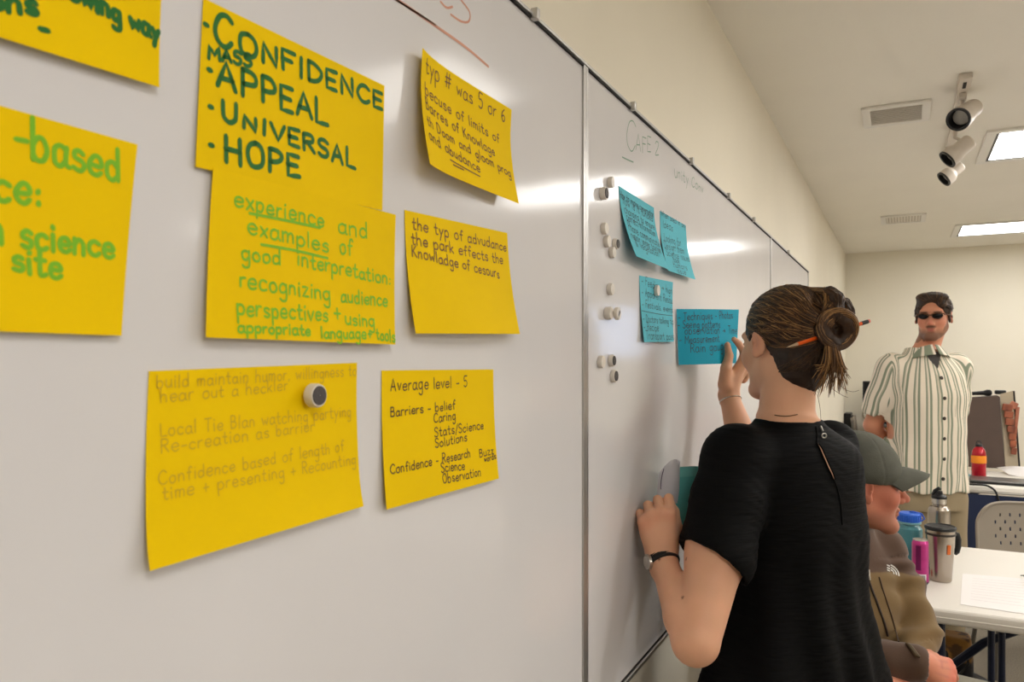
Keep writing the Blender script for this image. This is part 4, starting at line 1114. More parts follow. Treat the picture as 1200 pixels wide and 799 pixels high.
# ---------------------------------------------------------------- the man standing by the far tables
_b = P(1083, 421, 3.62)
mn = Fig('person', _b, cam_dir(.06, -1), 'man standing in a green and cream striped shirt and dark sunglasses, hands behind his back')
SKIN_M = (205, 142, 112)
def stripes_mat():
    m = mat('striped shirt cotton', (226, 214, 194), .8, bump=.12, bscale=120, spec=.2)
    nt = m.node_tree; L = nt.links.new; b = nt.nodes['Principled BSDF']
    at = nt.nodes.new('ShaderNodeAttribute'); at.attribute_name = 'tint'
    sp = nt.nodes.new('ShaderNodeSeparateColor'); L(at.outputs['Color'], sp.inputs[0])
    mm = nt.nodes.new('ShaderNodeMath'); mm.operation = 'MULTIPLY'; mm.inputs[1].default_value = 1 / .052; L(sp.outputs[0], mm.inputs[0])
    fr = nt.nodes.new('ShaderNodeMath'); fr.operation = 'FRACT'; L(mm.outputs[0], fr.inputs[0])
    cr_ = nt.nodes.new('ShaderNodeValToRGB'); cr_.color_ramp.interpolation = 'LINEAR'
    cream = lin((232, 220, 202)); green = lin((134, 142, 122)); pale = lin((178, 176, 156)); e = cr_.color_ramp.elements
    e[0].position = 0; e[0].color = cream; e[1].position = .26; e[1].color = cream
    for p, c in ((.30, green), (.44, green), (.48, pale), (.52, cream), (.60, cream), (.63, pale), (.70, pale), (.73, green), (.80, green), (.84, cream), (1.0, cream)):
        k = e.new(p); k.color = c
    L(fr.outputs[0], cr_.inputs[0]); L(cr_.outputs[0], b.inputs['Base Color'])
    return m
def man_standing():
    f = mn; s = Sdf()
    hc = f.p(1094, 372, 3.62)
    hy = f.d(cam_dir(-.76, -1))
    Mh = basis(hc, hy + Vector((0, 0, -.05)), Vector((.0, 0, 1)))
    s.loft([(.86, 0, 0, .165, .115), (1.0, 0, 0, .16, .115), (1.2, 0, .01, .17, .12), (1.38, 0, .01, .15, .10), (1.48, 0, 0, .135, .078), (1.54, 0, 0, .09, .062), (1.57, 0, 0, .06, .06)], .02, p=2.3)
    for d in (-1, 1): s.chain([(d * .095, 0, .92), (d * .1, .0, .5), (d * .11, -.01, .08)], [.09, .06, .042], .03)
    s.cone((0, -.01, 1.53), Mh @ Vector((0, -.032, -.045)), .058, .050, .022)
    hs = .9; head(s, Mh, hs, jaw=.95)
    arms = []
    for d in (1, -1):
        sh = Vector((d * .156, -.005, 1.475)); el = Vector((d * .198, -.10, 1.20)); wr = Vector((d * .035, -.195, 1.02))
        s.chain([sh, (sh + el) / 2, el], [.054, .048, .038], .03); s.chain([el, el + (wr - el) * .3, wr], [.038, .038, .028], .02)
        Mw = basis(wr, Vector((-d * .8, -.1, -.45)), Vector((0, -1, .1)))
        hand(s, Mw, -d, RELAX, [(.04, .05, -.015), (.05, .078, -.02), (.048, .102, -.024)], 1.0); arms.append((sh, el, wr))
    V, Q = s.mesh(.0046); C = tint(V, SKIN_M); C = face_tint(C, V, Mh, sc=hs, blush=.6, lips=(170, 92, 84)); H = local(V, Mh) / hs
    beard = (92, 68, 52)
    jawm = np.clip((-.055 - H[:, 2]) / .03, 0, 1) * (H[:, 2] > -.122) * (H[:, 1] > .02 + np.clip(-.085 - H[:, 2], 0, 1) * 1.2) * (np.abs(H[:, 0]) < .095)
    mouth = np.clip(near(H, (0, .1, -.0625), (.023, .03, .012)) * 3, 0, 1)
    side = np.clip((-.01 - H[:, 2]) / .03, 0, 1) * (np.abs(H[:, 0]) > .05) * (H[:, 1] > .0) * (H[:, 1] < .055) * (H[:, 2] > -.13) * (np.abs(H[:, 0]) < .095)
    mous = np.clip(near(H, (0, .1, -.048), (.034, .03, .010)) * 3, 0, 1)
    C = blend(C, beard, np.maximum(np.maximum(jawm * (1 - mouth) * np.clip(1 - (H[:, 1] < .02) * .4, 0, 1), side * .8), mous * (1 - mouth * .6)) * .8)
    mesh_from('body', V, Q, M_skin, f.root, C)
    R = r3(Mh); g = lambda x, y, z: Mh @ (Vector((x, y, z)) * hs)
    def he(S_, c, r, RR, k=.01, op='u'): S_.ell(c, [v * hs for v in r], RR, k, op)
    h = Sdf()
    he(h, g(0, -.016, .044), (.0845, .106, .089), R, .01)
    he(h, g(0, .12, .018), (.078, .066, .082), R, .014, 's'); he(h, g(0, .03, -.085), (.12, .14, .075), R, .015, 's')
    for d in (-1, 1): he(h, g(d * .088, .0, -.012), (.02, .025, .034), R, .006, 's'); he(h, g(d * .0765, .022, .004), (.006, .012, .034), R, .008)
    he(h, g(.022, .042, .108), (.05, .04, .022), R, .02); he(h, g(-.03, .05, .105), (.045, .036, .020), R, .02); he(h, g(-.052, .07, .07), (.02, .016, .02), R, .012)
    h.warp(lambda X, Y, Z, d: (.0022 * wob(X, Y, Z, 120, 2.0) + .0012 * wob(X, Y, Z, 300, 5.0)).astype(np.float32))
    V, Q = h.mesh(.004); C = tint(V, (60, 44, 31)); st = Strands(); R2 = random.Random(5)
    bt = BVHTree.FromPolygons([Vector(v) for v in V], [tuple(int(i) for i in q_) for q_ in Q]); cen = np.array(g(0, -.02, .03))
    for i in range(300):
        a = R2.uniform(-1.5, 1.5); b0 = R2.uniform(-.9, 1.25); pts = []
        for k in range(6):
            b_ = b0 - k * .10; dirv = np.array(R @ np.array((math.sin(a + k * .05) * math.cos(b_), math.sin(b_), math.cos(a + k * .05) * math.cos(b_))))
            q = bt.find_nearest(Vector(cen + dirv * .12)); pts.append(np.array(q[0] + q[1] * .0012))
        st.add(pts, .0030, .0016, ((66, 48, 34), (98, 72, 50), (52, 38, 28))[R2.randrange(3)], 5)
    V, Q, C = st.merge(V, Q, C); mesh_from('hair', V, Q, M_hair, f.root, C)
    # sunglasses
    sg = Sdf()
    for d in (-1, 1): he(sg, g(d * .032, .0985, .009), (.0265, .0105, .0165), R @ np.array(Matrix.Rotation(d * -.22, 3, 'Z')), .002)
    V, Q = sg.mesh(.0022); gl = mesh_from('sunglasses', V, Q, mat('dark lens', (16, 12, 11), .25, spec=.3), f.root)
    fm = MB(); fm.tube([g(-.012, .112, .011), g(0, .115, .014), g(.012, .112, .011)], .0026, 8)
    for d in (-1, 1):
        fm.tube([g(d * .006, .111, .017), g(d * .033, .112, .0235), g(d * .063, .096, .018)], .0026, 8)
        fm.tube([g(d * .062, .094, .015), g(d * .083, .05, .012), g(d * .086, .0, .008), g(d * .084, -.015, -.006)], .0026, 8)
    fm.build('frame', mat('bronze frame', (92, 60, 40), .3, .3), gl)
    # undershirt
    u = Sdf(); u.loft([(1.2, 0, .005, .155, .112), (1.38, 0, .012, .155, .116), (1.45, 0, .008, .13, .102), (1.5, 0, .008, .1, .086), (1.535, 0, .008, .076, .074), (1.556, 0, .006, .068, .068)], .01, p=2.3)
    u.cone((0, .0, 1.56), (0, .03, 1.66), .058, .08, .006, 's')
    V, Q = u.mesh(.006); mesh_from('undershirt', V, Q, mat('dark grey undershirt', (74, 70, 68), .85, bump=.1), f.root)
    # shirt
    b = Sdf()
    b.loft([(.905, 0, 0, .182, .146), (.98, 0, 0, .180, .15), (1.1, 0, .0, .174, .15), (1.22, 0, .01, .172, .146), (1.36, 0, .012, .178, .140), (1.45, 0, .005, .168, .118), (1.505, 0, 0, .135, .094), (1.545, 0, -.002, .095, .082), (1.575, 0, -.004, .075, .078)], .02, p=2.3)
    for sh, el, wr in arms:
        d = 1 if sh.x > 0 else -1
        b.chain([sh + Vector((-d * .03, 0, .004)), sh + Vector((0, 0, .006)), sh + (el - sh) * .5, sh + (el - sh) * .72], [.062, .066, .070, .074], .025)
    for sh, el, wr in arms:
        up_ = (el - sh); hem = sh + up_ * .72
        b.ell(hem + up_.normalized() * .072, (.13, .13, .05), np.array(up_.to_track_quat('Z', 'Y').to_matrix()), .004, 's'); b.cone(hem - up_ * .2, hem + up_ * .3, .056, .066, .004, 's')
    # open collar V
    b.add(lambda X, Y, Z: np.maximum(np.maximum((np.abs(X) - (Z - 1.468) * .40) * .9, .03 - Y), Z - 1.66), (-.09, .0, 1.45), (.09, .25, 1.66), .003, 's'); b.cone((0, .0, 1.565), (0, .02, 1.68), .062, .09, .004, 's')
    b.ell((0, 0, .885), (.172, .13, .05), None, .004, 's')
    def folds(X, Y, Z, d):
        dr = np.clip((1.4 - Z) / .4, 0, 1); a = np.arctan2(X, Y)
        return (dr * .005 * np.sin(a * 8 + 2.5 * np.sin(Z * 7)) + .0045 * wob(X, Y, Z, 22, 1.0) + .002 * wob(X, Y, Z, 55, 4.0)).astype(np.float32)
    b.warp(folds)
    V, Q = b.mesh(.0052)
    ang = np.arctan2(V[:, 0], V[:, 1] + .02); uu = ang * .19
    for sh, el, wr in arms:
        d = 1 if sh.x > 0 else -1; up_ = np.array((el - sh).normalized()); w = np.clip((V[:, 0] * d - .158) / .03, 0, 1)
        rel = V - np.array(sh); ax = np.array((d * -.3, 1.0, 0)); uu = uu * (1 - w) + w * (d * .24 + rel @ (ax - up_ * (ax @ up_)) * 1.1)
    C = np.ones((len(V), 3), dtype=np.float32); C[:, 0] = uu + 5.0
    M_sh = stripes_mat(); shirt = mesh_from('shirt', V, Q, M_sh, f.root, C)
    bt = BVHTree.FromPolygons([Vector(v) for v in V], [tuple(int(i) for i in q_) for q_ in Q])
    # collar flaps
    for d in (-1, 1):
        def fl(u_, v_):
            # u runs from the nape to the front tip, v from the fold outward
            a = math.radians(175 - 150 * u_); rr = .078 + .034 * v_ * (1 + .15 * u_); z = 1.590 - .075 * u_ ** 1.3 - .045 * v_
            p = Vector((d * rr * math.sin(a) * (1 - .10 * u_), -.004 - rr * math.cos(a) * 1.0 + .03 * u_ ** 3, z))
            n = Vector((d * math.sin(a), -math.cos(a), .6)).normalized()
            return p, n
        mb = MB().slab(fl, 16, 5, .004); o = mb.build('collar', M_sh, shirt)
        ca = o.data.color_attributes.new('tint', 'FLOAT_COLOR', 'POINT'); cc = np.ones((len(o.data.vertices), 4), dtype=np.float32)
        co = np.array([v.co[:] for v in o.data.vertices]); cc[:, 0] = 5.0 + .0 + (np.arctan2(co[:, 0], co[:, 1]) * .11 % .052) * .3; ca.data.foreach_set('color', cc.ravel())
    M_btn = mat('dark button', (52, 40, 34), .35)
    for k in range(6):
        z = 1.435 - k * .092; r_ = bt.ray_cast(Vector((0, .6, z)), Vector((0, -1, 0)))
        if r_[0] is None: continue
        MB().lathe([(.0004, -.001), (.0075, -.001), (.0085, .002), (.006, .0035), (.0004, .003)], r_[0], 16, r_[1].to_track_quat('Z', 'Y').to_matrix(), False).build('button', M_btn, shirt)
    pl = MB(); c_ = []
    for k in range(30):
        z = 1.45 - k * .0182; r_ = bt.ray_cast(Vector((.017, .6, z)), Vector((0, -1, 0)))
        if r_[0] is not None: c_.append(r_[0] + Vector((0, -.0005, 0)))
    pl.tube(c_, .0022, 6); pl.build('placket', mat('placket seam', (206, 196, 176), .8), shirt)
    pk = MB(); c_ = []
    for x, z in ((-.055, 1.385), (-.055, 1.26), (-.09, 1.245), (-.125, 1.26), (-.125, 1.385), (-.055, 1.385)):
        r_ = bt.ray_cast(Vector((x, .6, z)), Vector((0, -1, 0)))
        if r_[0] is not None: c_.append(r_[0])
    pk.tube(c_, .0016, 6); pk.build('pocket', mat('pocket seam', (204, 194, 174), .8), shirt)
    # khaki trousers, shoes
    t = Sdf(); t.loft([(.82, 0, 0, .172, .132), (.94, 0, 0, .172, .13), (1.04, 0, 0, .165, .12)], .02)
    for d in (-1, 1): t.chain([(d * .092, 0, .86), (d * .105, .01, .5), (d * .115, -.01, .09)], [.103, .082, .072], .015)
    t.warp(lambda X, Y, Z, d: (.004 * wob(X, Y, Z, 26, 2.0)).astype(np.float32))
    V, Q = t.mesh(.008); mesh_from('trousers', V, Q, mat('khaki trousers', (150, 134, 106), .85, bump=.1, bscale=150), f.root)
    t = Sdf()
    for d in (-1, 1): shoe(t, (d * .13, .03, 0), (d * .45, 1, 0), .30)
    V, Q = t.mesh(.008); mesh_from('shoes', V, Q, mat('black walking shoes', (30, 28, 27), .5), f.root)
man_standing()

# ---------------------------------------------------------------- the man sitting at the table
_b = P(978, 421, 2.235)
sm_ = Fig('person', _b, cam_dir(.22, -.975), 'seated man in profile wearing a grey cap and an olive and brown fleece jacket')
SKIN_S = (212, 138, 110)
def man_seated():
    f = sm_; s = Sdf(); q = f.p
    hc = q(1007, 569, 2.07); hy = f.d(cam_dir(1, -.14))
    Mh = basis(hc, hy + Vector((0, 0, -.02)), Vector((0, 0, 1)))
    g = lambda x, y, z: Mh @ Vector((x, y, z)); R = r3(Mh)
    s.loft([(.52, 0, -.03, .17, .12), (.6, 0, -.02, .165, .12), (.8, 0, -.01, .165, .12), (.90, 0, 0, .155, .11), (.965, 0, -.005, .13, .09), (1.01, 0, -.01, .09, .07), (1.04, 0, -.01, .06, .06)], .02, p=2.3)
    s.cone((-.02, -.01, 1.0), Mh @ Vector((0, -.03, -.05)), .062, .060, .03)
    head(s, Mh, 1.05, nose=1.6)
    # lean cheeks and jaw line
    shl = Vector((-.152, 0, .955)); ell_ = q(1076, 742, 2.16); wl = q(1060, 801, 1.99)
    shr = Vector((.140, .0, .955)); elr = q(994, 775, 2.03); wr = q(1078, 778, 1.97)
    s.chain([shl, ell_], [.050, .040], .03); s.chain([ell_, wl], [.042, .028], .02)
    s.chain([shr, elr], [.052, .042], .03); s.chain([elr, wr], [.042, .03], .02)
    kr = q(1117, 792, 1.99)
    Mr = basis(wr, kr - wr, f.d(-FW * .8 + UP * .62))
    hand(s, Mr, -1, [(34, 30, 20), (38, 34, 22), (42, 36, 22), (46, 38, 22)], [(.04, .05, -.018), (.046, .082, -.03), (.042, .108, -.04)], 1.1)
    kl = q(1038, 800, 1.92); Ml = basis(wl, kl - wl, f.d(-FW * .4 + UP))
    hand(s, Ml, 1, RELAX, [(.04, .05, -.015), (.05, .078, -.02), (.048, .102, -.024)], 1.05)
    hipz = .55
    kneel = Vector((-.42, .22, .525)); kneer = Vector((-.22, .36, .515))
    s.chain([Vector((-.09, 0, hipz)), kneel, Vector((kneel.x, kneel.y + .03, .08))], [.09, .06, .045], .02)
    s.chain([Vector((.09, 0, hipz)), kneer, Vector((kneer.x, kneer.y + .03, .08))], [.09, .06, .045], .02)
    V, Q = s.mesh(.0038); C = tint(V, SKIN_S); C = face_tint(C, V, Mh, sc=1.05, blush=.55, lips=(186, 96, 84), brow=(110, 80, 62)); H = local(V, Mh)
    stub = np.clip((-.05 - H[:, 2]) / .02, 0, 1) * (H[:, 2] > -.13) * (H[:, 1] > -.01) * (np.abs(H[:, 0]) < .09) * (1 - np.clip(near(H, (0, .1, -.0625), (.023, .03, .012)) * 3, 0, 1))
    C = blend(C, (150, 104, 88), stub * .45); C = blend(C, (214, 110, 92), near(H, (.05, .05, -.02), .06) * .5)
    Hr = local(V, Mr)
    for x, y in ((.029, .088), (.0095, .092), (-.0105, .087), (-.028, .077)): C = blend(C, (222, 112, 96), near(Hr, (-x * 1.1, y * 1.1, .006), .03) * .6)
    # veins on the back of the hand
    for (x0, y0, x1, y1) in ((.012, .02, .022, .07), (-.004, .015, .006, .072), (-.018, .02, -.014, .066), (.0, .045, .018, .05)):
        for k in range(9):
            t_ = k / 8; C = blend(C, (186, 112, 104), near(Hr, (-(x0 + (x1 - x0) * t_) * 1.1, (y0 + (y1 - y0) * t_) * 1.1, .012), (.005, .009, .02)) * .5)
    mesh_from('body', V, Q, M_skin, f.root, C)
    # short hair under the cap
    h = Sdf(); h.ell(g(0, -.02, .03), (.082, .102, .085), R, .01); h.ell(g(0, .10, -.02), (.11, .085, .11), R, .01, 's'); h.ell(g(0, 0, -.09), (.12, .15, .07), R, .01, 's')
    for d in (-1, 1): h.ell(g(d * .086, .0, -.005), (.02, .026, .034), R, .006, 's')
    h.warp(lambda X, Y, Z, d: (.001 * wob(X, Y, Z, 300, 5.0)).astype(np.float32))
    V, Q = h.mesh(.004); mesh_from('hair', V, Q, M_hair, f.root, tint(V, (112, 88, 66)))
    # cap
    M_cap = mat('faded grey cap cotton', (84, 84, 74), .8, var=.12, vscale=30, bump=.15, bscale=220)
    c = Sdf(); Rc = R @ np.array(Matrix.Rotation(-.05, 3, 'X'))
    c.ell(g(0, -.012, .052), (.0915, .113, .098), Rc, .01); c.ell(g(0, -.012, .04), (.093, .114, .05), Rc, .02)
    c.ell(g(0, -.01, -.030), (.15, .17, .060), Rc, .004, 's'); c.ell(g(0, -.014, .038), (.082, .102, .084), Rc, .003, 's')
    def seams(X, Y, Z, d):
        P_ = np.stack([X, Y, Z], -1) - np.array(g(0, -.012, .05), dtype=np.float32); A = np.array(Mh.inverted())[:3, :3].astype(np.float32); L_ = P_ @ A.T
        a = np.arctan2(L_[..., 0], L_[..., 1]); w = np.abs(((a / (PI / 3)) + .5) % 1 - .5)
        return (.0014 * np.exp(-(w / .025) ** 2) + .0016 * wob(X, Y, Z, 60, 1.0)).astype(np.float32)
    c.warp(seams); V, Q = c.mesh(.0032); cap = mesh_from('cap', V, Q, M_cap, f.root)
    def brim(u_, v_):
        a = (u_ - .5) * 2; x = a * (.078 - .012 * v_ * a * a); y = .072 + .105 * v_ * (1 - .42 * a * a) - .045 * a * a; z = .060 - .030 * a * a * (1 + .3 * v_) - .004 * v_ - .016 * v_ * v_
        return g(x, y, z), (Mh.to_3x3() @ Vector((a * .5, .2, 1))).normalized()
    MB().slab(brim, 24, 12, .004).build('brim', M_cap, cap)
    MB().lathe([(.0004, 0), (.006, 0), (.005, .004), (.0004, .006)], g(0, -.024, .148), 14, None, False).build('top_button', M_cap, cap)
    # jacket
    j = Sdf()
    j.loft([(.485, 0, -.01, .19, .155), (.56, 0, 0, .195, .165), (.7, 0, .005, .19, .16), (.82, 0, .005, .185, .150), (.89, 0, .0, .182, .14), (.945, 0, -.005, .165, .12), (.99, -.005, -.01, .12, .1), (1.02, -.012, -.010, .092, .092), (1.06, -.02, -.004, .086, .092), (1.11, -.03, .004, .09, .096)], .02, p=2.3)
    j.chain([shl + Vector((.03, 0, 0)), shl, (shl + ell_) / 2 + f.d(RT) * .006, ell_], [.062, .066, .064, .056], .024); j.chain([ell_, ell_ + (wl - ell_) * .85], [.056, .046], .02)
    j.chain([shr + Vector((-.03, 0, 0)), shr, elr], [.064, .066, .060], .03); cu = elr + (wr - elr) * .93
    j.chain([elr, elr + (wr - elr) * .5, cu], [.060, .054, .046], .012)
    ca = (wr - elr).normalized(); j.ell(cu + ca * .052, (.1, .1, .022), np.array(ca.to_track_quat('Z', 'Y').to_matrix()), .003, 's'); j.cone(cu - ca * .03, cu + ca * .06, .034, .036, .003, 's')
    j.cone((-.02, -.006, 1.03), (-.034, .004, 1.18), .074, .086, .005, 's'); j.ell((.0, .12, 1.115), (.035, .06, .06), None, .008, 's')
    def folds(X, Y, Z, d):
        A = np.array(shl); B = np.array(ell_); ab = B - A; L_ = np.linalg.norm(ab); tt = ((X - A[0]) * ab[0] + (Y - A[1]) * ab[1] + (Z - A[2]) * ab[2]) / L_ ** 2
        sl = np.exp(-((np.sqrt((X - A[0] - tt * ab[0]) ** 2 + (Y - A[1] - tt * ab[1]) ** 2 + (Z - A[2] - tt * ab[2]) ** 2) - .07) / .05) ** 2) * (tt > .15) * (tt < 1.1)
        return (.0048 * sl * np.sin(tt * 26 + 22 * X + 14 * Y + 2 * np.sin(Z * 23)) + .0055 * wob(X, Y, Z, 31, 1.0) + .0016 * wob(X, Y, Z, 70, 3.0)).astype(np.float32)
    j.warp(folds); V, Q = j.mesh(.0042)
    olive = (122, 98, 62); brown = (88, 66, 52); C = tint(V, olive)
    yoke = np.clip((V[:, 2] - (.905 + .02 * np.cos(V[:, 0] * 9))) / .003, 0, 1)
    C = blend(C, brown, yoke)
    # outer sleeve panel and forearms in brown
    for A, B in ((shl, ell_), (shr, elr)):
        A_ = np.array(A); B_ = np.array(B); ab = B_ - A_; t_ = ((V - A_) @ ab) / (ab @ ab); rel = V - (A_ + np.clip(t_, 0, 1)[:, None] * ab)
        outv = np.array((-1 if A.x < 0 else 1, -.25, 0)); outv = outv / np.linalg.norm(outv)
        w = np.clip(((rel @ outv) - .030) / .004, 0, 1) * (np.linalg.norm(rel, axis=1) < .12) * (t_ > -.1); C = blend(C, brown, w)
    for A, B in ((elr, wr),):
        A_ = np.array(A); B_ = np.array(B); ab = B_ - A_; t_ = ((V - A_) @ ab) / (ab @ ab); rel = V - (A_ + np.clip(t_, 0, 1)[:, None] * ab)
        C = blend(C, brown, ((np.linalg.norm(rel, axis=1) < .085) & (t_ > .05)).astype(float))
    C = blend(C, (44, 38, 34), np.clip((V[:, 2] - 1.03) / .006, 0, 1))
    jk = mesh_from('jacket', V, Q, mat('soft shell fleece', (255, 255, 255), .75, attr='tint', bump=.12, bscale=300, sheen=.2, spec=.25), f.root, C)
    bt = BVHTree.FromPolygons([Vector(v) for v in V], [tuple(int(i) for i in q_) for q_ in Q])
    def onj(px, py, off):
        o = f.M @ CAM; d_ = (f.M.to_3x3() @ ray(px, py)).normalized(); r_ = bt.ray_cast(o, d_)
        return (r_[0] + r_[1] * off, r_[1]) if r_[0] is not None else None
    zp = MB(); c_ = [onj(x, y, .001) for x, y in ((1010, 655), (1014, 666), (1017, 678), (1021, 690), (1026, 702), (1031, 716), (1036, 730), (1040, 745))]
    zp.tube([a[0] for a in c_ if a], .0034, 8); zp.build('zipper', mat('dark zipper', (44, 32, 28), .5), jk)
    pu = MB(); c_ = [onj(x, y, .006) for x, y in ((1015.5, 668), (1016.5, 674), (1018, 680))]; pu.tube([a[0] for a in c_ if a], [.0045, .0035, .002], 8); pu.build('zipper_pull', M_steel, jk)
    pk = MB(); c_ = [onj(x, y, .0008) for x, y in ((1030, 676), (1034, 690), (1039, 705), (1044, 720), (1049, 738), (1053, 752))]; pk.tube([a[0] for a in c_ if a], .0022, 6); pk.build('chest_seam', mat('seam brown', (70, 52, 40), .7), jk)
    # white embroidered mark: three nested quarter arcs beside short text bars
    em = MB()
    def stroke(pp):
        q_ = [onj(x, y, .0014) for x, y in pp]; q_ = [a for a in q_ if a]
        if len(q_) > 1: em.ribbon([a[0] for a in q_], [a[1].normalized() for a in q_], .0036)
    for r0 in (4.0, 7.2, 10.4): stroke([(1043.5 + r0 * math.sin(a) * .95, 671 + r0 * (.42 * math.sin(a) - math.cos(a)) * .9) for a in np.linspace(0, PI / 2, 7)])
    for k in range(3): stroke([(1039.0 + .2 * k, 663 + 3 * k - 1.2), (1042.2, 663 + 3 * k)])
    em.build('embroidered_emblem', mat('white thread', (232, 230, 224), .7), jk, 0)
    # cuff tab
    tb = onj(1072, 762, .004)
    if tb:
        pts = [onj(x, y, .003) for x, y in ((1062, 755), (1066, 758), (1070, 763), (1074, 768), (1078, 770))]; pts = [a for a in pts if a]
        tt = MB(); tt.tube([a[0] for a in pts], [.003, .006, .0065, .006, .003], 8); tt.build('cuff_tab', mat('cuff tab olive', (98, 82, 60), .75), jk)
    t = Sdf(); t.loft([(.475, 0, -.02, .185, .15), (.58, 0, -.01, .18, .145)], .02)
    for hx, kn in ((-.1, kneel), (.09, kneer)): t.chain([Vector((hx, 0, hipz)), kn, Vector((kn.x, kn.y + .03, .1))], [.105, .077, .066], .02)
    t.warp(lambda X, Y, Z, d: (.003 * wob(X, Y, Z, 30, 2.0)).astype(np.float32))
    V, Q = t.mesh(.007); mesh_from('trousers', V, Q, mat('grey green trousers', (134, 130, 116), .85, bump=.1, bscale=150), f.root)
    t = Sdf()
    for kn in (kneel, kneer): shoe(t, (kn.x, kn.y + .07, 0), (math.copysign(.2, kn.x), 1, 0), .28)
    V, Q = t.mesh(.008); mesh_from('shoes', V, Q, mat('dark shoes', (44, 40, 38), .5), f.root)
man_seated()
# ================================================================ furniture and things on the tables
M_top = mat('white moulded table top', (236, 231, 222), .42, var=.01, vscale=5, bump=.04, bscale=300)
M_navy = mat('navy table frame', (26, 34, 58), .4, .3)
def leg_table(name, x0, x1, y0, y1, zt, label, skirt=None):
    t = thing(name, ((x0 + x1) / 2, (y0 + y1) / 2, 0), label, 'table'); w = (x1 - x0) / 2; d = (y1 - y0) / 2; th = .05
    top = MB().box((0, 0, zt - th / 2), (2 * w, 2 * d, th), None, .014, 4); top.build('table_top', M_top, t)
    MB().box((0, 0, zt - th * .55), (2 * w + .004, 2 * d + .004, .006), None, .002).build('edge_band', M_top, t)
    for sx in (-1, 1):
        xl = sx * (w - .24)
        for sy in (-1, 1):
            MB().tube([(xl, sy * (d - .13), zt - th), (xl, sy * (d - .1), .06), (xl, sy * (d - .1), .0)], .0145, 12).build('leg', M_navy, t)
        MB().tube([(xl, -(d - .10), .14), (xl, d - .10, .14)], .012, 10).build('foot_rail', M_navy, t)
        MB().tube([(xl, -(d - .12), zt - th - .06), (xl, d - .12, zt - th - .06)], .011, 10).build('cross_bar', M_navy, t)
        MB().tube([(xl - sx * .44, 0, zt - th - .012), (xl - sx * .15, 0, zt - th - .19), (xl, 0, zt - th - .34)], .015, 10).tube([(xl, -(d - .10), zt - th - .34), (xl, d - .10, zt - th - .34)], .011, 8).build('brace', M_navy, t)
    return t
ZT = .735
pn = on_z(1144, 719, ZT); pf = on_z(1160, 643, ZT)
near_table = leg_table('folding_table', .39, 2.23, pn.y, pf.y, ZT, 'white folding table in front with bottles, a can and a sheet of paper')
fy0 = on_z(1120, 567, ZT).y
far_table = leg_table('folding_table', .34, 2.2, fy0, fy0 + .76, ZT, 'white folding table at the back carrying the red bottle and papers')
M_cloth = mat('navy cloth', (24, 36, 66), .85, bump=.15, bscale=200, sheen=.2)
for x_, y_ in ((.777, 2.93), (.815, 3.02)):
    MB().tube([(x_ - near_table.location.x, y_ - near_table.location.y, ZT - .05), (x_ - near_table.location.x, y_ - near_table.location.y, 0)], .0105, 12).build('leg', M_navy, near_table)
def skirt():
    t = thing('table_skirt', (1.27, fy0 - .012, ZT - .05), 'dark navy cloth hanging along the front of the back table', 'table skirt')
    def f(u, v):
        x = -.92 + 1.84 * u; y = -.004 - .010 * math.sin(u * 40 + v) * v; return Vector((x, y, -.003 - .64 * v)), Vector((0, -1, 0))
    MB().slab(f, 120, 10, .002).build('cloth', M_cloth, t)
skirt()
# ---- things on the front table
def stand(px, py, z=ZT): return on_z(px, py, z)
def lathe_thing(name, px, py, label, cat, z=ZT): 
    p = stand(px, py, z); return thing(name, (p.x, p.y, z + .0006), label, cat), p
def water_bottle():
    t, p = lathe_thing('water_bottle', 1065.5, 670, 'teal translucent water bottle with a blue screw lid on the front table', 'bottle')
    r = .0445
    MB().lathe([(.0004, 0), (r * .9, 0), (r, .006), (r, .15), (r * .97, .162), (r * .78, .176), (r * .74, .182), (.0004, .182)], (0, 0, 0), 36, None, False).build('body', mat('teal plastic', (74, 136, 146), .22, var=.06, vscale=14, coat=.3), t)
    MB().lathe([(r * .86, .179), (r * .9, .181), (r * .9, .187), (r * .8, .188)], (0, 0, 0), 32, None, True).build('collar', mat('teal collar', (120, 170, 176), .3), t)
    lid = MB().lathe([(.0004, .187), (r * .84, .187), (r * .86, .190), (r * .86, .214), (r * .78, .219), (.0004, .2195)], (0, 0, 0), 40, None, False)
    for k in range(30):
        a = 2 * PI * k / 30; lid.box((r * .865 * math.cos(a), r * .865 * math.sin(a), .202), (.002, .003, .022), Matrix.Rotation(a, 3, 'Z'))
    lid.build('lid', mat('blue lid', (44, 104, 214), .4), t)
    MB().tube([(r * .88, 0, .19), (r * 1.12, .004, .20), (r * .9, 0, .218), (r * .3, 0, .223), (0, 0, .2215)], .003, 8).build('lid_strap', mat('blue strap', (40, 92, 196), .45), t)
water_bottle()
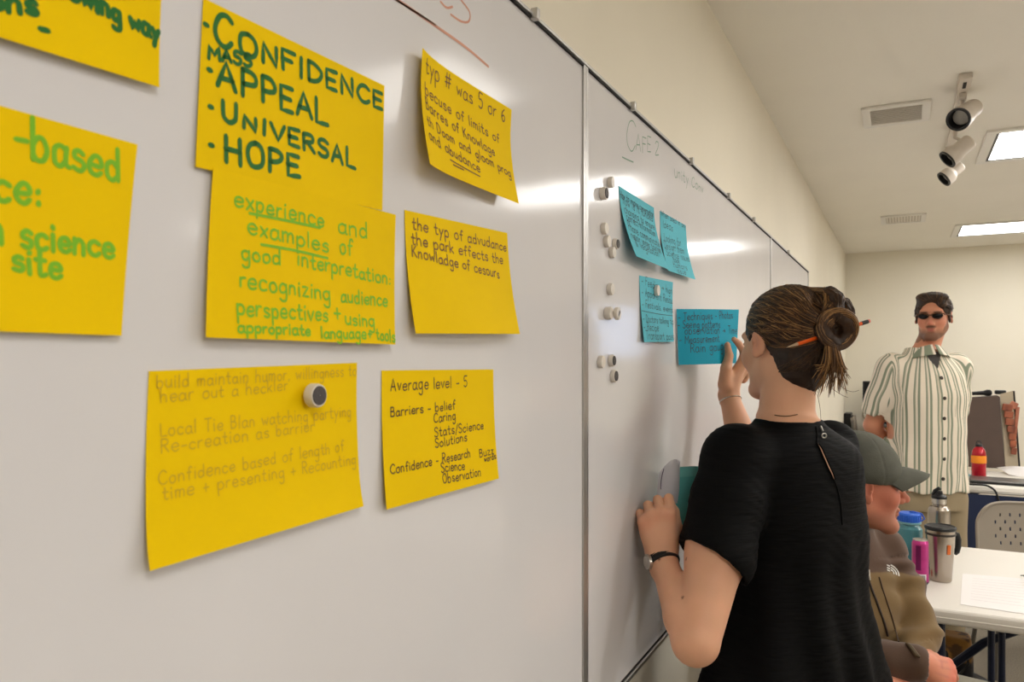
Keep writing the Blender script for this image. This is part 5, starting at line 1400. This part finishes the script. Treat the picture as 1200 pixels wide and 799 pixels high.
def can():
    t, p = lathe_thing('drink_can', 1078.5, 685, 'slim pink and purple drink can in front of the teal bottle', 'can')
    r = .0265; h = .158
    MB().lathe([(.0004, .004), (r * .7, .0), (r * .82, .002), (r, .012), (r, h - .012), (r * .86, h - .003)], (0, 0, 0), 36, None, False).build('body', mat('magenta can print', (206, 62, 142), .3, .35, rgb2=(122, 24, 92), vscale=9), t)
    MB().lathe([(r * .86, h - .003), (r * .9, h), (r * .84, h), (r * .8, h - .005), (.0004, h - .005)], (0, 0, 0), 36, None, False).build('rim', M_steel, t)
    MB().lathe([(r * .83, .0022), (r * 1.005, .0115), (r * 1.005, .014), (r * .98, .014)], (0, 0, 0), 32, None, False).build('base_rim', mat('dark base', (40, 34, 36), .4, .5), t)
    MB().box((-.004, 0, h - .003), (.016, .009, .0012), None, .0004).build('ring_pull', M_steel, t)
    dv = (CAM - p); dv.z = 0; a0 = math.atan2(dv.y, dv.x)
    def lab(u, v): 
        a = a0 - .30 + 1.05 * u; return Vector((r * 1.006 * math.cos(a), r * 1.006 * math.sin(a), .008 + .034 * (1 - v))), Vector((math.cos(a), math.sin(a), 0))
    MB().slab(lab, 10, 2, .0002).build('barcode_label', mat('white label', (226, 222, 224), .5), t)
    bc = MB()
    for k in range(14):
        u = .12 + .76 * k / 14; wv = .026 if k % 3 else .04
        a, b = a0 - .30 + 1.05 * u, a0 - .30 + 1.05 * (u + wv); q = lambda a, z: bc.bm.verts.new((r * 1.014 * math.cos(a), r * 1.014 * math.sin(a), z))
        bc.bm.faces.new((q(a, .016), q(b, .016), q(b, .038), q(a, .038)))
    bc.build('barcode', mat('barcode ink', (70, 66, 70), .6), t, 0)
    def band(u, v):
        a = a0 - .55 + .62 * u; return Vector((r * 1.004 * math.cos(a), r * 1.004 * math.sin(a), .055 + .085 * (1 - v))), Vector((math.cos(a), math.sin(a), 0))
    MB().slab(band, 8, 2, .0002).build('dark_print', mat('dark purple print', (112, 22, 84), .35, .3), t)
can()
M_steel2 = mat('polished steel', (168, 158, 146), .24, .95, bump=.02, bscale=200, stretch=(1, 1, .03))
def mug():
    t, p = lathe_thing('travel_mug', 1102, 680, 'steel travel mug with a dark handle, dark-painted open top and orange spot', 'mug')
    MB().lathe([(.0004, 0), (.034, 0), (.036, .004), (.037, .02), (.0445, .13), (.0475, .168), (.0475, .182), (.0455, .183)], (0, 0, 0), 40, None, False).build('cup', M_steel2, t)
    MB().lathe([(.0477, .163), (.0487, .165), (.0487, .169), (.0477, .171)], (0, 0, 0), 40, None, True).build('groove_band', mat('dark band', (60, 54, 50), .4, .6), t)
    MB().lathe([(.049, .181), (.0505, .184), (.0505, .190), (.047, .194), (.044, .190), (.0004, .187)], (0, 0, 0), 40, None, False).build('lid', M_black, t)  # black cover colours in the shaded inside of the open mug
    dv = RT * 1.0 + FW * .3; a = math.atan2(dv.y, dv.x); q = lambda r, z: Vector((r * math.cos(a), r * math.sin(a), z))
    MB().tube([q(.045, .158), q(.062, .163), q(.075, .158), q(.081, .14), q(.080, .115), q(.074, .095), q(.066, .088)], [.007, .008, .009, .010, .010, .009, .006], 12).build('handle', M_black, t)
    b = math.atan2(*(CAM - p).yx) + .62
    MB().box((.0455 * math.cos(b), .0455 * math.sin(b), .118), (.003, .013, .034), Matrix.Rotation(b, 3, 'Z') @ Matrix.Rotation(.08, 3, 'Y'), .0014).build('orange_spot', mat('orange mark', (214, 104, 34), .4), t)
mug()
def steel_bottle():
    t, p = lathe_thing('steel_bottle', 1100.5, 655, 'tall steel bottle with a black sport cap behind the travel mug', 'bottle')
    r = .0405; h = .195
    MB().lathe([(.0004, 0), (r * .92, 0), (r, .006), (r, h - .018), (r * .95, h), (r * .78, h + .012), (r * .6, h + .016), (r * .58, h + .045)], (0, 0, 0), 40, None, False).build('body', M_steel2, t)
    MB().lathe([(r * .58, h + .022), (r * .64, h + .025), (r * .64, h + .044), (r * .58, h + .046)], (0, 0, 0), 36, None, True).build('neck_ring', M_steel, t)
    MB().lathe([(.0004, h + .043), (r * .67, h + .043), (r * .68, h + .052), (r * .5, h + .058), (r * .34, h + .060), (r * .30, h + .072), (.0004, h + .074)], (0, 0, 0), 28, None, False).build('sport_cap', M_black, t)
    MB().tube([(-.022, 0, h + .055), (-.016, 0, h + .072), (.0, 0, h + .083), (.006, 0, h + .078)], [.006, .006, .007, .005], 10).build('spout', M_black, t)
steel_bottle()
def red_cap():
    t, p = lathe_thing('bottle_cap', 1070.5, 678, 'small red cap lying between the teal bottle and the pink can', 'cap')
    o = MB().lathe([(.0004, 0), (.0135, 0), (.0145, .002), (.0145, .016), (.012, .019), (.0004, .0195)], (0, 0, 0), 28, None, False)
    for k in range(20):
        a = 2 * PI * k / 20; o.box((.0147 * math.cos(a), .0147 * math.sin(a), .009), (.0014, .002, .014), Matrix.Rotation(a, 3, 'Z'))
    o.build('shell', mat('red plastic', (208, 40, 34), .4), t)
red_cap()
def paper(corners, label, z, lines=0, curl=0.0, name='sheet_of_paper', m=None):
    c = [on_z(x, y, z) for x, y in corners]; t = thing(name, ((c[0] + c[2]) / 2).xy.to_3d() + Vector((0, 0, z)), label, 'paper'); M = into(t)
    def bl(u, v): return (c[0] * (1 - u) + c[1] * u) * (1 - v) + (c[3] * (1 - u) + c[2] * u) * v
    def f(u, v): 
        p = M @ bl(u, v); p.z = .0015 + curl * (u * (1 - v) + .5 * math.sin(u * 5 + v * 3) * .4 + .2); return p, Vector((0, 0, 1))
    MB().slab(f, 16, 12, .0004).build('page', m or mat('white paper', (244, 240, 238), .7), t)
    if lines:
        mb = MB()
        for k in range(lines):
            v = .14 + .76 * k / lines; u1 = .9 - .25 * ((k * 7) % 5) / 5
            mb.ribbon([f(u, v)[0] + Vector((0, 0, .0003)) for u in np.linspace(.12, u1, 8)], [Vector((0, 0, 1))] * 8, .0022)
        mb.build('printed_lines', mat('pale print', (206, 198, 200), .7), t, 0)
    return t
paper([(1128, 672.5), (1235, 681), (1222, 723), (1125.5, 708.5)], 'printed sheet of paper lying flat on the front table', ZT, 9)
def glasses():
    p = on_z(1201, 686, ZT); t = thing('eyeglasses', (p.x + .058, p.y, ZT + .001), 'small dark object on the front table cut off by the right edge', 'glasses')
    mb = MB()
    for s_ in (-1, 1): mb.tube([Vector((.03 * s_ * 1.1 + .022 * math.cos(a), .002, .020 + .017 * math.sin(a))) for a in np.linspace(0, 2 * PI, 24, endpoint=False)], .0022, 8, True)
    mb.tube([(-.012, .002, .024), (0, .002, .027), (.012, .002, .024)], .002, 8)
    for s_ in (-1, 1): mb.tube([(.055 * s_, .002, .024), (.056 * s_, .05, .022), (.056 * s_, .12, .004)], .002, 8)
    mb.build('frame', M_black, t)
glasses()
# ---- things on the back table
def red_bottle():
    t, p = lathe_thing('metal_bottle', 1147, 560, 'red metal bottle with an orange band on the back table', 'bottle')
    r = .043; h = .2
    red = mat('red lacquer', (176, 16, 38), .22, .35, coat=.4)
    MB().lathe([(.0004, 0), (r * .92, 0), (r, .006), (r, h - .045), (r * .93, h - .022), (r * .72, h - .004), (r * .5, h + .004), (r * .44, h + .008), (.0004, h + .008)], (0, 0, 0), 40, None, False).build('body', red, t)
    MB().lathe([(r * 1.0, h * .50), (r * 1.03, h * .50 + .001), (r * 1.03, h * .74), (r * 1.0, h * .74 + .001)], (0, 0, 0), 40, None, True).build('band', mat('orange band', (246, 146, 30), .5), t)
    MB().lathe([(r * .46, h + .007), (r * .48, h + .010), (r * .48, h + .018), (r * .4, h + .024), (.0004, h + .024)], (0, 0, 0), 24, None, False).build('stopper', M_black, t)
    MB().tube([Vector((.013 * math.cos(a), 0, h + .032 + .012 * math.sin(a))) for a in np.linspace(-.6, PI + .6, 14)], .0032, 8).build('loop', M_black, t)
red_bottle()
def laptop():
    c = [on_z(x, y, ZT) for x, y in ((1136, 561), (1182, 560.5), (1203, 571), (1168, 573))]
    o = c[0] * .25 + c[1] * .25 + c[2] * .25 + c[3] * .25
    t = thing('laptop', (o.x, o.y + .02, ZT + .0006), 'closed grey laptop lying on the back table beside the red bottle', 'laptop', -.06)
    MB().box((0, 0, .006), (.33, .22, .012), None, .004).build('base', M_black, t)
    MB().box((0, .002, .0165), (.326, .216, .008), None, .004).build('lid', mat('grey laptop lid', (112, 110, 106), .35, .4), t)
laptop()
paper([(1168, 549), (1215, 552), (1225, 560), (1182, 557.5)], 'loose white papers beside the laptop on the back table', ZT, 0, .03)
def blue_case():
    p = on_z(1124, 562, ZT); t = thing('glasses_case', (p.x - .02, p.y + .02, ZT + .0006), 'blue and black soft case at the left end of the back table', 'case')
    s = Sdf(); s.ell((0, 0, .03), (.075, .045, .032), None, .01); s.ell((0, 0, -.01), (.2, .2, .0105), None, .003, 's'); s.warp(lambda X, Y, Z, d: (.002 * wob(X, Y, Z, 60, 1)).astype(np.float32))
    V, Q = s.mesh(.004); mesh_from('shell', V, Q, mat('blue fabric', (34, 84, 134), .6), t)
    MB().box((.005, -.03, .006), (.12, .05, .011), None, .004).build('dark_edge', M_black, t)
    p = on_z(1131, 558, ZT); t2 = tag(MB().box((p.x, p.y, ZT + .008), (.06, .04, .014), Matrix.Rotation(.3, 3, 'Z'), .004).build('sticky_note_block', mat('pale cyan block', (134, 202, 214), .6)), 'small pale cyan note block between the blue case and the red bottle', 'note pad')
blue_case()
def cable():
    c = [on_z(x, y, ZT + .006) for x, y in ((1112, 565.0), (1135, 567.3), (1153, 568.5))]
    y = fy0 - .022
    def fr(px, py): return on_plane(px, py, (0, y, 0), Vector((0, -1, 0)))
    c = [c[0] - RT * .5 + FW * .22] + c + [fr(1160, 570.5), fr(1166, 575), fr(1169.5, 583), fr(1171.5, 593), fr(1172, 620)]
    for k in range(len(c)): 
        if c[k].z > ZT - .002 and k < 4: c[k].z = ZT + .0068
    q = [Vector(v) for v in cr([np.array(v) for v in c], 5)]
    tag(MB().tube(q, .0062, 10).build('power_cord', M_black), 'thick black cord running along the front edge of the back table and down its cloth', 'cord')
cable()
# ---- big dark display case standing on the back table
def case():
    yb = fy0 + .74
    zb = ZT + .0006
    a = on_z(1178, 549.5, ZT); 
    fy = a.y
    L = on_plane(1112, 500, (0, fy, 0), Vector((0, -1, 0))).x; Rr = a.x
    topz = on_plane(1173.5, 464, (0, fy, 0), Vector((0, -1, 0))).z
    t = thing('display_case', ((L + Rr) / 2, fy, zb), 'big dark brown case with a light end panel at the back of the far table', 'display case', .0); w = (Rr - L) / 2; h = topz - zb
    dpt = .2
    # the front leans back a little and the top slopes
    M_br = mat('dark brown case board', (84, 68, 60), .6, var=.05, vscale=10, bump=.05)
    mb = MB(); v = mb.bm.verts.new
    F = [(-w, 0, 0), (w, 0, 0), (w - .03, .03, h), (-w, .03, h - .035)]; B = [(-w, dpt, 0), (w, dpt, 0), (w - .03, dpt, h), (-w, dpt, h - .035)]
    fv = [v(p) for p in F]; bv = [v(p) for p in B]
    mb.bm.faces.new(fv); mb.bm.faces.new(bv[::-1])
    for k in range(4): mb.bm.faces.new((fv[k], bv[k], bv[(k + 1) % 4], fv[(k + 1) % 4]))
    bmesh.ops.bevel(mb.bm, geom=list(mb.bm.edges), offset=.006, segments=2, affect='EDGES')
    mb.build('body', M_br, t)
    e0 = on_plane(1194, 550, (0, fy + .06, 0), Vector((0, -1, 0))).x - (L + Rr) / 2; e1 = on_plane(1188, 459.5, (0, fy + .06, 0), Vector((0, -1, 0))).x - (L + Rr) / 2
    mb = MB(); v = mb.bm.verts.new; h2 = h + .035
    Fp = [(w + .004, .02, 0), (e0, .06, 0), (e1, .09, h2), (w - .025, .05, h + .012)]; Bp = [(x, y + .03, z) for x, y, z in Fp]
    fv = [v(p) for p in Fp]; bv = [v(p) for p in Bp]; mb.bm.faces.new(fv); mb.bm.faces.new(bv[::-1])
    for k in range(4): mb.bm.faces.new((fv[k], bv[k], bv[(k + 1) % 4], fv[(k + 1) % 4]))
    mb.build('end_panel', mat('beige end panel', (178, 164, 140), .6, var=.04), t)
    MB().tube([(e0 + .004, .06, 0), (e1 + .004, .09, h2)], .006, 8).build('edge_strip', M_dark_gap, t)
    # carved wooden piece hanging on the end panel
    xm = (w + e1) / 2 + .004
    c = thing('wood_carving', ((L + Rr) / 2 + xm + .006, fy + .034, zb + h * .53), 'carved red brown wooden piece hanging on the light panel of the dark case', 'carving')
    mb = MB(); rc = random.Random(4)
    for k in range(7):
        mb.box((-.022 + .0065 * k + rc.uniform(-.003, .003), -.012 + rc.uniform(-.004, .004), .165 - .052 * k), (.062 - .0045 * k, .034, .049), Matrix.Rotation(.10, 3, 'Y'), .007)
    mb.build('carved_planks', mat('red brown wood', (168, 96, 66), .5, rgb2=(104, 54, 40), vscale=24, stretch=(1, 1, .5)), c)
    MB().box((.026, -.006, .02), (.022, .026, .30), Matrix.Rotation(.10, 3, 'Y'), .006).box((.014, -.004, .18), (.05, .02, .05), Matrix.Rotation(.5, 3, 'Y'), .008).build('side_plank', mat('pale red wood', (196, 128, 100), .5, rgb2=(150, 86, 64), vscale=20, stretch=(1, 1, .3)), c)
    # things on top
    m_ = thing('microphone', ((L + Rr) / 2 + w - .18, fy + .1, zb + h - .004), 'black handheld microphone lying on top of the dark case', 'microphone', .0)
    R = Matrix.Rotation(PI / 2 - .07, 3, 'Y')
    MB().lathe([(.0004, 0), (.011, 0), (.0135, .06), (.016, .12), (.0004, .12)], (-.06, 0, .012), 20, R, False).build('handle', M_black, m_)
    MB().lathe([(.0004, .118), (.018, .120), (.024, .140), (.022, .158), (.012, .168), (.0004, .170)], (-.06, 0, .012), 20, R, False).build('head', mat('mic mesh', (40, 40, 42), .5, .4, bump=.5, bscale=900), m_)
    k = thing('small_case', ((L + Rr) / 2 + w - .02, fy + .1, zb + h + .008), 'small black block at the corner on top of the dark case', 'case')
    MB().box((0, 0, .016), (.07, .05, .03), None, .008).build('shell', M_black, k); MB().box((0, -.026, .018), (.05, .003, .012), None, .001).build('flap', M_dark_gap, k)
case()
# ---- chairs with pierced plastic backs
M_chair = mat('grey beige chair plastic', (150, 140, 126), .5, var=.03, bump=.06, bscale=300)
M_tube = mat('grey chair tube', (120, 116, 110), .35, .7)
def chair(x, y, rz, label, group):
    t = thing('stacking_chair', (x, y, 0), label, 'chair', rz, group)        # faces +y
    def back(u, v):
        a = (u - .5) * 2; z = .44 + .325 * v; wv = .23 * (1 - .12 * max(0, v - .5) ** 2) * (1 - .45 * max(0, v - .72) ** 2 * 4 * abs(a) ** 1.5)
        return Vector((a * wv, -.21 + .035 * a * a - .05 * v, z - .035 * a ** 4 * v)), Vector((0, 1, 0))
    NU, NV = 60, 36; mb = MB(); g_ = {}
    hole = lambda i, j: 9 < j < 30 and j % 4 < 2 and (i % 6 == ((j // 4) % 2) * 3) and 9 < i < 51
    th = .006
    for j in range(NV + 1):
        for i in range(NU + 1):
            p, n = back(i / NU, j / NV); g_[i, j] = (mb.bm.verts.new(p), mb.bm.verts.new(p - n * th))
    F = mb.bm.faces.new
    for j in range(NV):
        for i in range(NU):
            if hole(i, j): continue
            q = [g_[i, j], g_[i + 1, j], g_[i + 1, j + 1], g_[i, j + 1]]
            F([c[0] for c in q]); F([c[1] for c in q][::-1])
            for k, (di, dj) in enumerate(((0, -1), (1, 0), (0, 1), (-1, 0))):
                ii, jj = i + di, j + dj
                if not (0 <= ii < NU and 0 <= jj < NV) or hole(ii, jj): F((q[k][0], q[k][1], q[(k + 1) % 4][1], q[(k + 1) % 4][0]))
    mb.build('backrest', M_chair, t, 40)
    rim = []
    for k in range(41): rim.append(back(0, k / 40)[0] - Vector((0, .003, 0)))
    for k in range(1, 41): rim.append(back(k / 40, 1)[0] - Vector((0, .003, 0)))
    for k in range(1, 41): rim.append(back(1, 1 - k / 40)[0] - Vector((0, .003, 0)))
    MB().tube(rim, .0085, 8).build('back_rim', M_chair, t)
    def seat(u, v):
        a = (u - .5) * 2; b = v * 2 - 1; return Vector((a * .22 * (1 - .08 * b * b), .02 + b * .22, .445 - .016 * (1 - a * a) * (1 - b * b) + .0 - .02 * max(0, b - .6))), Vector((0, 0, 1))
    MB().slab(seat, 16, 16, .012).build('seat', M_chair, t)
    for s_ in (-1, 1):
        MB().tube([(s_ * .2, .17, .432), (s_ * .225, .21, .2), (s_ * .24, .24, 0)], .011, 10).build('leg', M_tube, t)
        MB().tube([(s_ * .2, -.15, .432), (s_ * .225, -.22, .2), (s_ * .24, -.26, 0)], .011, 10).build('leg', M_tube, t)
        MB().tube([(s_ * .2, .17, .43), (s_ * .205, -.14, .43), (s_ * .225, -.2, .5), (s_ * .215, -.225, .62)], .011, 10).build('side_rail', M_tube, t)
    return t
pc = P(1207, 590, 3.86)
chair(pc.x + .03, pc.y - .10, PI + .12, 'grey plastic chair with a pierced back, pushed in between the two tables', 'stacking chairs')
_cs = sm_.root.location - sm_.fwd * .03
chair(_cs.x, _cs.y, sm_.root.rotation_euler.z, 'grey plastic chair the man in the cap is sitting on', 'stacking chairs')
# ---- far corner: wooden cabinet with a monitor, folded chairs
def corner():
    wood = mat('honey wood', (196, 136, 64), .45, rgb2=(168, 108, 46), vscale=6, stretch=(1, 1, 8), coat=.2)
    y1 = Y1 - .03; fy = y1 - .5; nb_ = Vector((0, -1, 0))
    xl = on_plane(1016.5, 500, (0, fy, 0), nb_).x; zt_ = on_plane(1018, 497, (0, fy, 0), nb_).z
    t = thing('wooden_cabinet', (xl + .4, fy + .25, 0), 'honey coloured wooden cabinet in the far corner behind the striped shirt', 'cabinet')
    MB().boxmm((-.4, -.235, 0), (.4, .25, zt_ - .025), .004).build('body', wood, t); MB().boxmm((-.41, -.26, zt_ - .025), (.41, .25, zt_), .006).build('worktop', mat('grey worktop', (92, 88, 86), .5), t)
    for k in range(2):
        d = MB().boxmm((-.39 + .395 * k, -.252, .05), (-.01 + .395 * k, -.236, zt_ - .24), .004).build('door', wood, t); MB().boxmm((-.06 + .07 * k + .3 * 0, -.268, zt_ - .36), (-.045 + .07 * k, -.252, zt_ - .28), .003).build('handle', M_steel, d)
        w = MB().boxmm((-.39 + .395 * k, -.252, zt_ - .225), (-.01 + .395 * k, -.236, zt_ - .045), .004).build('drawer', wood, t); MB().boxmm((-.25 + .395 * k, -.266, zt_ - .14), (-.15 + .395 * k, -.252, zt_ - .125), .003).build('handle', M_steel, w)
    m = thing('monitor', (xl + .24, fy + .2, zt_ + .0006), 'black computer monitor on the wooden cabinet, mostly behind the striped shirt', 'monitor')
    x0 = on_plane(1011, 460, (0, fy + .2, 0), nb_).x - (xl + .24); zz0 = on_plane(1012, 480, (0, fy + .2, 0), nb_).z - zt_; zz1 = on_plane(1012, 446.5, (0, fy + .2, 0), nb_).z - zt_
    MB().boxmm((x0, -.02, zz0), (x0 + .5, .02, zz1), .006).build('housing', M_black, m); MB().boxmm((x0 + .015, -.0215, zz0 + .015), (x0 + .485, -.0195, zz1 - .015)).build('screen', mat('dark screen', (16, 18, 22), .15), m)
    MB().boxmm((x0 + .2, .0, .012), (x0 + .29, .03, zz0 + .05), .004).build('stem', M_black, m); MB().boxmm((x0 + .12, -.08, 0), (x0 + .38, .1, .014), .006).build('stand_base', M_black, m)
    b = thing('paper_tray', (on_plane(1021.5, 494, (0, fy + .02, 0), nb_).x, fy - .10, zt_ + .0006), 'white box on the wooden cabinet under the monitor', 'box')
    MB().boxmm((-.03, -.08, 0), (.06, .08, .10), .004).build('carton', M_white_metal, b); MB().boxmm((-.031, -.081, .085), (.061, .081, .103), .003).build('cover', M_trim, b)
    cpts = [on_plane(x, y, (0, Y1 - .006, 0), nb_) for x, y in ((1014, 478), (1011.5, 483), (1012, 489), (1016, 490), (1019, 486), (1019, 478))]
    tag(MB().tube([Vector(v) for v in cr([np.array(v) for v in cpts], 4)], .006, 8).build('cable_loop', mat('pale cable', (170, 160, 140), .5)), 'thin looped cable on the back wall below the monitor', 'cable')
    # folded chair leaning on the long wall
    base = on_plane(1004, 530, (.10, 0, 0), NX)
    fc = thing('folded_chair', (.02, base.y, 0), 'folded grey chair leaning flat against the long wall near the corner', 'chair')
    for k in (0, 1): MB().tube([(.17, -.2 + .4 * k, 0), (.1, -.2 + .4 * k, .45), (.045, -.2 + .4 * k, .90), (.04, -.17 + .34 * k, .93)], .012, 10).build('leg', M_tube, fc)
    MB().box((.063, 0, .84), (.02, .38, .2), Matrix.Rotation(-.11, 3, 'Y'), .008).build('backrest', M_chair, fc); MB().box((.125, 0, .45), (.022, .36, .36), Matrix.Rotation(-.14, 3, 'Y'), .008).build('seat', M_black, fc)
    bx = on_plane(998.5, 496, (.05, 0, 0), NX)
    dk = thing('wall_box', (WX + .0006, bx.y, bx.z), 'dark box mounted on the long wall next to the folded chair', 'wall box')
    MB().boxmm((0, -.12, -.11), (.07, .12, .11), .01).build('housing', M_black, dk); MB().boxmm((.07, -.09, -.08), (.078, .09, .08), .004).build('cover', M_dark_gap, dk)
corner()
# ---- under the front table
def bag():
    p = on_plane(1120, 752, (0, near_table.location.y + .22, 0), Vector((0, -1, 0)))
    t = thing('tote_bag', (p.x, p.y, 0), 'dark bag with a golden pattern under the front table', 'bag')
    z0 = p.z
    s = Sdf(); s.loft([(.003, 0, 0, .058, .1), (.1, 0, 0, .06, .105), (z0 - .06, 0, 0, .056, .09), (z0 + .03, 0, 0, .05, .05)], .01, p=3.5); s.warp(lambda X, Y, Z, d: (.006 * wob(X, Y, Z, 25, 1)).astype(np.float32))
    V, Q = s.mesh(.009); C = tint(V, (36, 36, 44)); C = blend(C, (158, 112, 48), np.clip((V[:, 2] - (z0 - .05)) / .01, 0, 1) * (.35 + .65 * (wob(V[:, 0], V[:, 1], V[:, 2], 90, 2) > 0)))
    mesh_from('bag_body', V, Q, mat('printed bag cloth', (255, 255, 255), .7, attr='tint', bump=.2), t, C)
    for sy in (-1, 1): MB().tube([(-.03, sy * .05, z0), (-.035, sy * .085, z0 - .05), (0, sy * .1, z0 - .1), (.035, sy * .085, z0 - .05), (.03, sy * .05, z0)], .007, 8).build('strap', M_black, t)
bag()
